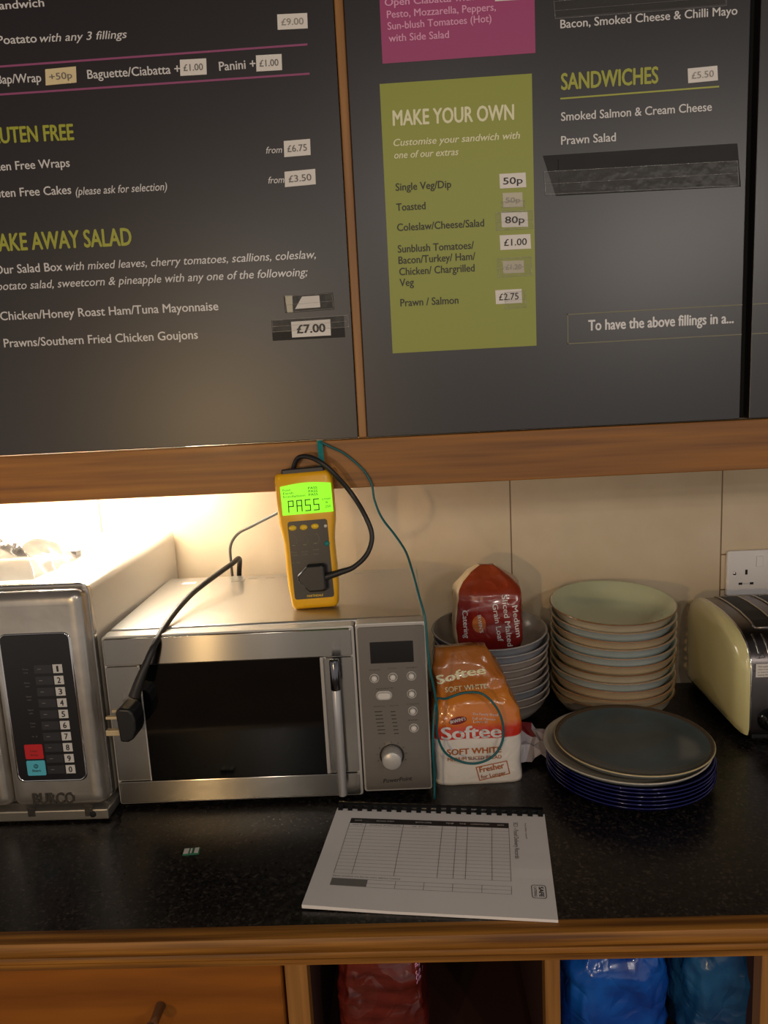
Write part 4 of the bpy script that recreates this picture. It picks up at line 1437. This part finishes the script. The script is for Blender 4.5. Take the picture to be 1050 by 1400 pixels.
def bag_text(t, bvh, rows, y, mats_, name, label=None, lift=0.0009, rot=None, extra=None):
    for r_ in rows[1:]:
        bag_text(t, bvh, [r_], y, mats_, name, label, lift)
    mb = MB()
    for body, u0, v0, u1, v1, cap, bd in rows[:1]:
        a, b = t.I @ P(u0, v0, y), t.I @ P(u1, v1, y)
        mb.text(body, a, b, cap, bold=bd, lift=0)
    if extra:
        extra(mb)
    mb = densify(mb, 0.006)
    drape(mb, bvh, (0, 1, 0), lift)
    return t.part(name, mb, mats_, parent=None, label=label, merge=False)


YB_ = SYC - 0.046
bag_text(sof, bvh, [('Softee', 603, 1010, 686, 1007, 0.0185, 0.03), ('The Family Bread', 646, 978, 681, 979, 0.0036, 0.0), ('Full of Flavour', 646, 984, 678, 985, 0.0036, 0.0), ('Love it', 647, 988.5, 667, 989, 0.0046, 0.015),
                    ], YB_, 'white_ink', 'lettering', 'white brand lettering on the orange')
bag_text(sof, bvh, [('SOFT WHITE', 611, 1032, 686, 1029, 0.0095, 0.03), ('MEDIUM SLICED BREAD', 612, 1040, 686, 1037, 0.0052, 0.015), ('Fresher', 656, 1056, 690, 1050, 0.0085, 0.03), ('for Longer', 658, 1065, 692, 1059, 0.0062, 0.015)],
         YB_, 'brown_ink', 'lettering', 'orange brown lettering on the white band')


def frame_ex(mb):
    pts = [sof.I @ P(u, v, YB_) for u, v in ((651, 1049), (693, 1041), (697, 1058), (656, 1067))]
    for i in range(4):
        a, b = pts[i], pts[(i + 1) % 4]
        for k in range(6):
            mb.line(a.lerp(b, k / 6), a.lerp(b, (k + 1) / 6), 0.0014)


bag_text(sof, bvh, [], YB_, 'brown_ink', 'stamp_frame', extra=frame_ex)


def badge(t, u, v, y, rx, rz, tilt=0.0):
    def ex(mb):
        c_ = t.I @ P(u, v, y)
        n_s = 28
        ring = [c_ + Vector((rx * math.cos(2 * math.pi * k / n_s), 0, rz * math.sin(2 * math.pi * k / n_s) + tilt * math.cos(2 * math.pi * k / n_s) * rx)) for k in range(n_s)]
        mb.add([c_] + ring, [(0, 1 + k, 1 + (k + 1) % n_s) for k in range(n_s)])
    return ex


bag_text(sof, bvh, [], YB_, 'red_dark', 'badge', 'dark red maker badge', lift=0.0007, extra=badge(sof, 626, 985, YB_, 0.0135, 0.0062, 0.12))
bag_text(sof, bvh, [('IRWIN\u2019S', 616, 989, 637, 984, 0.0052, 0.03)], YB_, 'white_ink', 'badge_lettering', lift=0.0013)
bag_text(sof, bvh, [('Softee', 598, 940, 667, 926, 0.012, 0.03), ('SOFT WHITE', 609, 948, 667, 943, 0.006, 0.01)], YB_ + 0.012, 'pale_ink', 'crumpled_lettering', 'pale lettering on the crumpled top')

# red malted loaf in the bowl
MXC, MYC = 0.123, -0.058
MZ0 = 0.116 + 0.0155
ml = Thing('bread_bag', 'dark red bag of malted bread standing in the top bowl of the left stack', 'bread', (MXC, MYC, MZ0), (0, 0, R(-3)))
hm = P(665, 774, MYC - 0.01).z - MZ0
rg = bag(46, 96, hm,
         lambda t: 0.053 + 0.008 * smooth(0.0, 0.2, t) - 0.042 * pw(0.74, 1.5, t) - 0.004 * smooth(0.5, 0.8, t),
         lambda t: 0.040 + 0.006 * smooth(0, 0.2, t) - 0.006 * smooth(0.5, 0.75, t) - 0.032 * pw(0.70, 1.3, t),
         lambda t: -0.001, lambda t: 0.004 * smooth(0.5, 1, t), 0.0050, 9, 7.0, 0.002)
mb = MB().loft(rg)
bvh2 = BVHTree.FromPolygons(mb.v, mb.f)
seg = 96
for fi, f in enumerate(mb.f):
    if len(f) == 4:
        j = f[0] % seg
        a_ = 360 * j / seg
        if 168 <= a_ <= 226 or 40 < a_ < 140:
            mb.mi[fi] = 1
ml.part('wrapper', mb, ['malt_red', 'bread'])
YM = MYC - 0.046


def vtext(mb, t, body, u0, v0, u1, v1, cap, bold):
    """lettering that runs downwards"""
    mb.text(body, t.I @ P(u0, v0, YM), t.I @ P(u1, v1, YM), cap, bold=bold, lift=0)


def malt_rows(mb):
    vtext(mb, ml, 'Medium', 700, 828, 706, 871, 0.0092, 0.015)
    vtext(mb, ml, 'Sliced Malted', 686, 815, 694, 884, 0.0092, 0.015)
    vtext(mb, ml, 'Grain Loaf', 673, 826, 681, 877, 0.0092, 0.015)
    vtext(mb, ml, 'Catering', 632, 835, 635, 873, 0.0088, 0.015)


bag_text(ml, bvh2, [], YM, 'white_ink', 'lettering', 'pale lettering running down the bag', extra=malt_rows)
bag_text(ml, bvh2, [], YM, 'soft_badge' if 'soft_badge' in M else 'brown_ink', 'badge', 'orange oval badge', lift=0.0007, extra=badge(ml, 655, 853, YM, 0.0118, 0.0155))


def irw(mb):
    vtext(mb, ml, 'IRWIN\u2019S', 652.5, 841, 656, 865, 0.006, 0.02)


bag_text(ml, bvh2, [], YM, 'white_ink', 'badge_lettering', extra=irw, lift=0.0013)

# crumpled empty wrapper behind the plates
CW = Vector((0.178, -0.215, 0.0))


def wrapf(s, t):
    x = CW.x - 0.050 + s * 0.098 + 0.010 * noise.noise(Vector((s * 5, t * 5, 1)))
    y = CW.y + (t - 0.5) * 0.075 + 0.014 * noise.noise(Vector((s * 5, t * 5, 7))) + 0.012 * s
    z = 0.004 + 0.050 * max(0.0, 1 - abs(t - 0.5) * 1.9) * (0.75 + 0.25 * math.sin(s * 5)) + 0.030 * abs(noise.noise(Vector((s * 4.3, t * 4.3, 2))))
    return Vector((x, y, max(0.001, z)))


mb = crumple(13, 10, wrapf)
for fi, f in enumerate(mb.f):
    p = mb.v[f[0]]
    mb.sm[fi] = False
    if p.x < CW.x - 0.005 and p.z > 0.035:
        mb.mi[fi] = 1
o = solo('crumpled_wrapper', mb, ['white_bag', 'red_dark'], 'crumpled white and dark red bread wrapper between the orange bag and the plates', 'wrapper', tuple(CW), world=True)
sd = o.modifiers.new('thickness', 'SOLIDIFY')
sd.thickness = 0.0006

# ------------------------------------------------------------------ toaster
TF = -0.205
XT = P(1022, 1000, TF).x
XTE = XT + 0.30
to = Thing('toaster', 'cream sided steel toaster at the right edge, in front of the wall socket', 'toaster', (XT + 0.15, -0.08, 0))
prof_t = [(TF + 0.004, 0.018), (TF, 0.03), (TF, 0.128), (TF + 0.003, 0.142), (TF + 0.010, 0.156), (TF + 0.022, 0.169), (TF + 0.042, 0.180), (TF + 0.07, 0.188), (TF + 0.11, 0.193), (TF + 0.16, 0.194), (TF + 0.20, 0.192), (TF + 0.225, 0.184), (TF + 0.24, 0.168), (TF + 0.245, 0.145),
          (TF + 0.245, 0.04), (TF + 0.24, 0.018)]
NB = len(prof_t)


def bulge(y):
    t = (y - TF) / 0.245
    return 0.020 * math.sin(math.pi * min(1, max(0, 0.06 + t * 0.9))) ** 0.8


body = MB()
x0t, x1t = XT + 0.004, XTE - 0.004
body.loft([[Vector((x0t, y, z)) for y, z in prof_t], [Vector((x1t, y, z)) for y, z in prof_t]])
tbody = to.part('body', body, 'toaster_steel', world=True, sharp=40, label='brushed steel body')
ctr = (TF + 0.125, 0.10)
for s_, xb_ in ((-1, XT + 0.004), (1, XTE - 0.004)):
    rings = []
    for ins, out in ((0.0, 0.0), (0.0, 0.004), (0.03, 0.009), (0.10, 0.014), (0.22, 0.0175), (0.45, 0.02), (0.7, 0.021)):
        row = []
        for (y, z) in prof_t:
            yy = ctr[0] + (y - ctr[0]) * (1 - ins) * 1.004
            zz = ctr[1] + (z - ctr[1]) * (1 - ins) * 1.004
            row.append(Vector((xb_ + s_ * (out + 0.55 * (out / 0.021) * bulge(yy)), yy, zz)))
        rings.append(row)
    mb = MB().loft(rings)
    to.part('side_panel', mb, 'toaster_cream', world=True, sharp=60, label='glossy cream end panel')
    mb = MB()
    mb.tube([Vector((xb_ + s_ * 0.0005, y, z)) for y, z in prof_t], 0.0016, 8, smoothpath=False)
    to.part('edge_trim', mb, 'chrome', world=True)
to.part('base', MB().box((XT + 0.012, TF + 0.012, 0.006), (XTE - 0.012, TF + 0.235, 0.0185)), 'black', world=True, bev=0.002, label='black plastic base')
for x_ in (XT + 0.03, XTE - 0.03):
    for y_ in (TF + 0.03, TF + 0.215):
        to.part('foot', MB().lathe([(0.0, 0.0), (0.009, 0.0), (0.009, 0.007), (0.0, 0.007)], 16, c=(x_, y_, 0)), 'rubber', world=True)


def top_z(y):
    for (ya, za), (yb, zb) in zip(prof_t, prof_t[1:]):
        if ya <= y <= yb and za > 0.12:
            return za + (zb - za) * (y - ya) / (yb - ya + 1e-9)
    return 0.19


for k in range(4):
    xs_ = XT + 0.030 + k * 0.064
    n_ = 14
    ys = [TF + 0.050 + 0.165 * i / n_ for i in range(n_ + 1)]
    mb = MB()
    mb.loft([[Vector((xs_, y, top_z(y) + 0.0008)), Vector((xs_ + 0.036, y, top_z(y) + 0.0008)), Vector((xs_ + 0.036, y, top_z(y) - 0.002)), Vector((xs_, y, top_z(y) - 0.002))] for y in ys], smooth=False)
    to.part('bread_slot', mb, 'slot', parent=tbody, world=True)
    mb = MB()
    path = [Vector((xs_, y, top_z(y) + 0.0012)) for y in ys] + [Vector((xs_ + 0.036, y, top_z(y) + 0.0012)) for y in reversed(ys)]
    mb.tube(path + [path[0]], 0.0016, 8, smoothpath=False)
    to.part('slot_rim', mb, 'steel_plain', parent=tbody, world=True)
mb = MB()
for k in range(12):
    xv = XT + 0.018 + k * 0.0155 + (0.02 if k > 5 else 0)
    mb.tube([Vector((xv, y, top_z(y) + 0.0004)) for y in (TF + 0.009, TF + 0.016, TF + 0.026, TF + 0.036)], 0.0016, 8)
to.part('vent_ribs', mb, 'steel_plain', parent=tbody, world=True)
a = P(1031, 908, TF)
b = P(1031, 926, TF)
lb = to.part('warning_label', MB().box((XT + 0.010, TF - 0.0006, b.z), (XT + 0.052, TF + 0.0005, a.z)), 'label', world=True, label='white warning sticker')
mb = MB()
hz = (a.z - b.z)
for k, s_ in enumerate(('This appliance gets hot', 'when in use do not touch', 'or move while plugged in', 'unplug before cleaning')):
    z_ = a.z - hz * (0.24 + 0.21 * k)
    mb.text(s_, (XT + 0.013, TF - 0.0006, z_), (XT + 0.049, TF - 0.0006, z_), 0.0021)
to.part('lettering', mb, 'black_ink', parent=lb, world=True)
mb = MB()
tri = P(1042, 897, TF)
pts = [Vector((tri.x - 0.005, TF, tri.z - 0.003)), Vector((tri.x + 0.005, TF, tri.z - 0.003)), Vector((tri.x, TF, tri.z + 0.006))]
for i in range(3):
    mb.line(pts[i], pts[(i + 1) % 3], 0.0008)
mb.line(P(1027, 893.5, TF) * 0 + Vector((XT + 0.006, TF, 0.129)), Vector((XTE - 0.01, TF, 0.129)), 0.0008)
to.part('engraving', mb, 'black_ink', parent=tbody, world=True)
kz = P(1040, 984, TF)
for k in range(2):
    xk = XT + 0.034 + k * 0.23
    kb = to.part('browning_knob', MB().lathe([(0.0, 0.020), (0.013, 0.019), (0.015, 0.014), (0.016, 0.003), (0.019, 0.0)], 32, fn=lambda x, y, z: Vector((xk + x, TF - z, kz.z + y))), 'black_gloss', world=True, label='black browning knob')
    to.part('knob_grip', MB().box((xk - 0.002, TF - 0.026, kz.z - 0.013), (xk + 0.002, TF - 0.018, kz.z + 0.013)), 'black_gloss', parent=kb, world=True, bev=0.001)
    to.part('lever', MB().box((xk + 0.028, TF - 0.020, 0.112), (xk + 0.058, TF + 0.0005, 0.124)), 'black', world=True, bev=0.003)

# ------------------------------------------------------------------ food record book
PX, PYC, PR = 0.0045, -0.4771, -0.1064
nb = Thing('record_book', 'white comb bound food delivery record form lying on the counter in front', 'book', (PX, PYC, 0), (0, 0, PR))
A, B2 = 0.1485, 0.105
mb = MB()
n_ = 24
rows_t, rows_b = [], []
for i in range(n_ + 1):
    x_ = -A + 2 * A * i / n_
    rt, rbm = [], []
    for j in range(13):
        y_ = -B2 + 2 * B2 * j / 12
        curl = 0.004 * max(0.0, (-x_ / A - 0.3)) * max(0.0, (-y_ / B2)) + 0.0012 * math.exp(-((y_ + 0.01) / 0.01) ** 2) * max(0, x_ / A)
        rt.append(Vector((x_, y_, 0.0042 + curl)))
        rbm.append(Vector((x_, y_, 0.0006 + curl * 0.6)))
    rows_t.append(rt)
    rows_b.append(rbm)
ny_ = 13
vs = [p for r_ in rows_t for p in r_] + [p for r_ in rows_b for p in r_]
o2 = (n_ + 1) * ny_
fs = [(i * ny_ + j, (i + 1) * ny_ + j, (i + 1) * ny_ + j + 1, i * ny_ + j + 1) for i in range(n_) for j in range(ny_ - 1)]
fs += [tuple(o2 + k for k in reversed(f)) for f in fs]
for i in range(n_):
    fs.append((i * ny_, o2 + i * ny_, o2 + (i + 1) * ny_, (i + 1) * ny_))
    k = ny_ - 1
    fs.append(((i + 1) * ny_ + k, o2 + (i + 1) * ny_ + k, o2 + i * ny_ + k, i * ny_ + k))
for j in range(ny_ - 1):
    fs.append((j + 1, o2 + j + 1, o2 + j, j))
    i = n_
    fs.append((i * ny_ + j, o2 + i * ny_ + j, o2 + i * ny_ + j + 1, i * ny_ + j + 1))
mb.add(vs, fs)
pages = nb.part('pages', mb, 'paper', label='stack of white pages')
mb = MB()
mb.tube([(-A + 0.002, B2 + 0.0035, 0.0062), (A - 0.002, B2 + 0.0035, 0.0062)], 0.0055, 14, smoothpath=False)
nt_ = 21
for i in range(nt_):
    xc = -A + 0.006 + (2 * A - 0.012) * i / (nt_ - 1)
    mb.loft([[Vector((xc - 0.0034, B2 + y_, z_)), Vector((xc + 0.0034, B2 + y_, z_)), Vector((xc + 0.0034, B2 + y_, z_ + 0.0008)), Vector((xc - 0.0034, B2 + y_, z_ + 0.0008))] for y_, z_ in ((0.004, 0.0110), (0.0, 0.0095), (-0.004, 0.0062), (-0.0068, 0.0044))], smooth=False)
nb.part('comb_binding', mb, 'comb', label='black plastic comb binding')


def flatten(mb):
    bv = BVHTree.FromPolygons(rows_flat, faces_flat)
    for i, p in enumerate(mb.v):
        h_ = bv.ray_cast(Vector((p.x, p.y, 0.05)), Vector((0, 0, -1)))
        if h_[0] is not None:
            mb.v[i] = Vector((p.x, p.y, h_[0].z + 0.0003))
    return mb


rows_flat = vs
faces_flat = fs[:n_ * (ny_ - 1)]


def bk(u, v):
    return nb.I @ Q(u, v, 0.0045)


tl_, tr_, br_, bl_ = bk(472, 1117), bk(706, 1123), bk(711, 1207), bk(447, 1197)
X0, X1 = -0.123, 0.098
Y1, Y0 = 0.080, -0.042
up = (0, 0, 1)
mb = MB()
for i in range(12):
    mb.quad(*[Vector(p) for p in ((X0 + (X1 - X0) * i / 12, Y1 - 0.012, 0), (X0 + (X1 - X0) * (i + 1) / 12, Y1 - 0.012, 0), (X0 + (X1 - X0) * (i + 1) / 12, Y1, 0), (X0 + (X1 - X0) * i / 12, Y1, 0))])
nb.part('table_header', flatten(mb), 'black_ink', parent=pages, label='black table header')
mb = MB()
cols = [0, 0.105, 0.345, 0.590, 0.68, 0.748, 0.896, 1.0]
for c_ in cols:
    xx = X0 + (X1 - X0) * c_
    for k in range(8):
        mb.line((xx, Y0 + (Y1 - 0.012 - Y0) * k / 8, 0), (xx, Y0 + (Y1 - 0.012 - Y0) * (k + 1) / 8, 0), 0.0006, up)
nr = 15
for i in range(nr + 1):
    yy = Y0 + (Y1 - 0.012 - Y0) * i / nr
    for k in range(12):
        mb.line((X0 + (X1 - X0) * k / 12, yy, 0), (X0 + (X1 - X0) * (k + 1) / 12, yy, 0), 0.00035, up)
y1b, y0b = Y0 - 0.010, Y0 - 0.024
xb0 = X0 + 0.045
for yy in (y1b, (y1b + y0b) / 2, y0b):
    for k in range(8):
        mb.line((xb0 + (X1 - xb0) * k / 8, yy, 0), (xb0 + (X1 - xb0) * (k + 1) / 8, yy, 0), 0.0004, up)
for k in range(6):
    xx = xb0 + (X1 - xb0) * k / 5
    mb.line((xx, y0b, 0), (xx, y1b, 0), 0.0005, up)
nb.part('table_lines', flatten(mb), 'table_grey', parent=pages)
mb = MB()
for k in range(4):
    mb.quad(*[Vector(p) for p in ((X0 + 0.045 * k / 4, y0b, 0), (X0 + 0.045 * (k + 1) / 4, y0b, 0), (X0 + 0.045 * (k + 1) / 4, y1b, 0), (X0 + 0.045 * k / 4, y1b, 0))])
nb.part('table_box', flatten(mb), 'table_grey', parent=pages, label='grey shaded box')
mb = MB()
hd = [('DATE', 0.03, 0.075), ('FOOD ITEM', 0.17, 0.28), ('BATCH CODE', 0.42, 0.52), ('TEMP', 0.61, 0.66), ('TIME', 0.695, 0.735), ('COMMENTS/ACTION', 0.765, 0.88), ('SIGN', 0.93, 0.97)]
for s_, f0, f1 in hd:
    mb.text(s_, (X0 + (X1 - X0) * f0, Y1 - 0.0078, 0), (X0 + (X1 - X0) * f1, Y1 - 0.0078, 0), 0.0028, up)
for i, p in enumerate(mb.v):
    mb.v[i] = Vector((p.x, p.y, 0.0052))
nb.part('header_lettering', mb, 'label', parent=pages)
mb = MB()
mb.text('SC1 - Food Delivery Records', (X1 + 0.0065, Y1 + 0.002, 0), (X1 + 0.0065, Y1 - 0.078, 0), 0.0058, up)
nb.part('title_lettering', flatten(densify(mb, 0.02)), 'black_ink', parent=pages, merge=False)
mb = MB()
mb.text('food safety record', (X1 + 0.022, Y1 + 0.002, 0), (X1 + 0.022, Y1 - 0.034, 0), 0.002, up)
nb.part('lettering', flatten(densify(mb, 0.02)), 'black_ink', parent=pages, merge=False)
mb = MB()
mb.text('Please complete one line for every delivery received', (X0, Y0 - 0.0065, 0), (X0 + 0.085, Y0 - 0.0065, 0), 0.002, up)
nb.part('lettering', flatten(densify(mb, 0.02)), 'black_ink', parent=pages, merge=False)
mb = MB()
lx, ly = X1 + 0.026, y0b + 0.010
mb.text('SAFE', (lx + 0.0065, ly + 0.006, 0), (lx + 0.0065, ly - 0.012, 0), 0.0052, up, bold=0.03)
mb.text('CATERING', (lx + 0.0005, ly + 0.006, 0), (lx + 0.0005, ly - 0.012, 0), 0.0032, up)
rr_ = rrect(lx - 0.002, lx + 0.0145, ly - 0.0145, ly + 0.0085, 0.003)
for i in range(len(rr_)):
    a_, b_ = rr_[i], rr_[(i + 1) % len(rr_)]
    if (Vector(a_) - Vector(b_)).length > 1e-5:
        mb.line((a_[0], a_[1], 0), (b_[0], b_[1], 0), 0.0008, up)
nb.part('logo_mark', flatten(densify(mb, 0.02)), 'black_ink', parent=pages, merge=False)
mb = MB()
hw = [('12/6', 0.02, 0.06), ('3/7', 0.065, 0.085), ('chicken, bread rolls', 0.13, 0.33), ('ab 4471', 0.40, 0.50)]
for s_, f0, f1 in hw:
    mb.text(s_, (X0 + (X1 - X0) * f0, Y1 - 0.0165, 0), (X0 + (X1 - X0) * f1, Y1 - 0.0165, 0), 0.002, up, italic=True)
nb.part('handwriting', flatten(densify(mb, 0.02)), 'black_ink', parent=pages, merge=False)

# small scrap of circuit board
q = Q(262, 1164, 0.001)
ch = Thing('green_chip', 'tiny green and white chip lying alone on the bare counter', 'chip', (q.x, q.y, 0), (0, 0, R(6)))
ch.part('body', MB().box((-0.011, -0.0065, 0.0), (0.011, 0.0065, 0.002)), 'chip')
mb = MB().box((-0.0102, -0.0055, 0.002), (-0.0035, 0.0055, 0.0024)).box((0.004, -0.0055, 0.002), (0.0095, 0.0055, 0.0024)).box((-0.0015, -0.005, 0.002), (0.0008, 0.005, 0.0024))
ch.part('label', mb, 'label')


# ------------------------------------------------------------------ bags on the shelves
def blob(cx, cy, z0, rx, ry, H, seed, amp):
    rings = []
    nz, ns = 46, 90
    for i in range(nz):
        t = i / (nz - 1)
        ph = -math.pi / 2 + math.pi * t
        k0 = max(0.02, math.cos(ph)) ** 0.45
        row = []
        for j in range(ns):
            a_ = 2 * math.pi * j / ns
            d_ = Vector((math.cos(a_), math.sin(a_), 0))
            p_ = Vector((cx + math.copysign(abs(d_.x) ** 0.6, d_.x) * rx * k0, cy + math.copysign(abs(d_.y) ** 0.6, d_.y) * ry * k0, z0 + H * (0.5 + 0.5 * math.copysign(abs(math.sin(ph)) ** 0.7, math.sin(ph)))))
            r1 = abs(noise.noise(p_ * 14 + Vector((seed * 3.1, 0, 0)))) + 0.6 * abs(noise.noise(p_ * 33 + Vector((0, seed * 2.7, 0)))) + 0.3 * abs(noise.noise(p_ * 70))
            p_ = p_ - d_ * amp * r1 + Vector((0, 0, -amp * 0.8 * r1 * max(0, math.sin(ph))))
            p_.z = max(z0, p_.z)
            row.append(p_)
        rings.append(row)
    return MB().loft(rings)


bx0 = XE2 + 0.004
solo('plastic_bag', blob(bx0 + 0.073, -0.470, ZS, 0.075, 0.09, 0.226, 2, 0.018), 'blue_bag', 'bright blue plastic bag on the shelf, beside the oak divider', 'bag', (bx0 + 0.073, -0.48, ZS), world=True)
solo('plastic_bag', blob(bx0 + 0.217, -0.468, ZS, 0.070, 0.09, 0.226, 5, 0.018), 'teal_bag', 'dull blue plastic bag at the right end of the shelf', 'bag', (bx0 + 0.212, -0.475, ZS), world=True)
SB = Vector((P(523, 1360, -0.55).x, -0.500, ZS))
sb_ = Thing('bread_bag', 'red bag of bread stored on the shelf below the worktop', 'bread', tuple(SB))
rg = bag(30, 90, 0.222, lambda t: 0.056 - 0.004 * t - 0.006 * smooth(0.8, 1, t), lambda t: 0.052 - 0.008 * smooth(0.7, 1, t), lambda t: 0.0, lambda t: 0.0, 0.007, 12, 7.0, 0.004)
mb = MB().loft(rg)
bvh3 = BVHTree.FromPolygons(mb.v, mb.f)
sb_.part('wrapper', mb, 'shelf_red')
YS = -0.553


def shelf_rows(mb):
    mb.text('Malted', sb_.I @ P(566, 1312, YS), sb_.I @ P(570, 1352, YS), 0.008, bold=0.015, lift=0)


bag_text(sb_, bvh3, [], YS, 'pink_ink', 'lettering', 'pale lettering running down the bag', extra=shelf_rows)
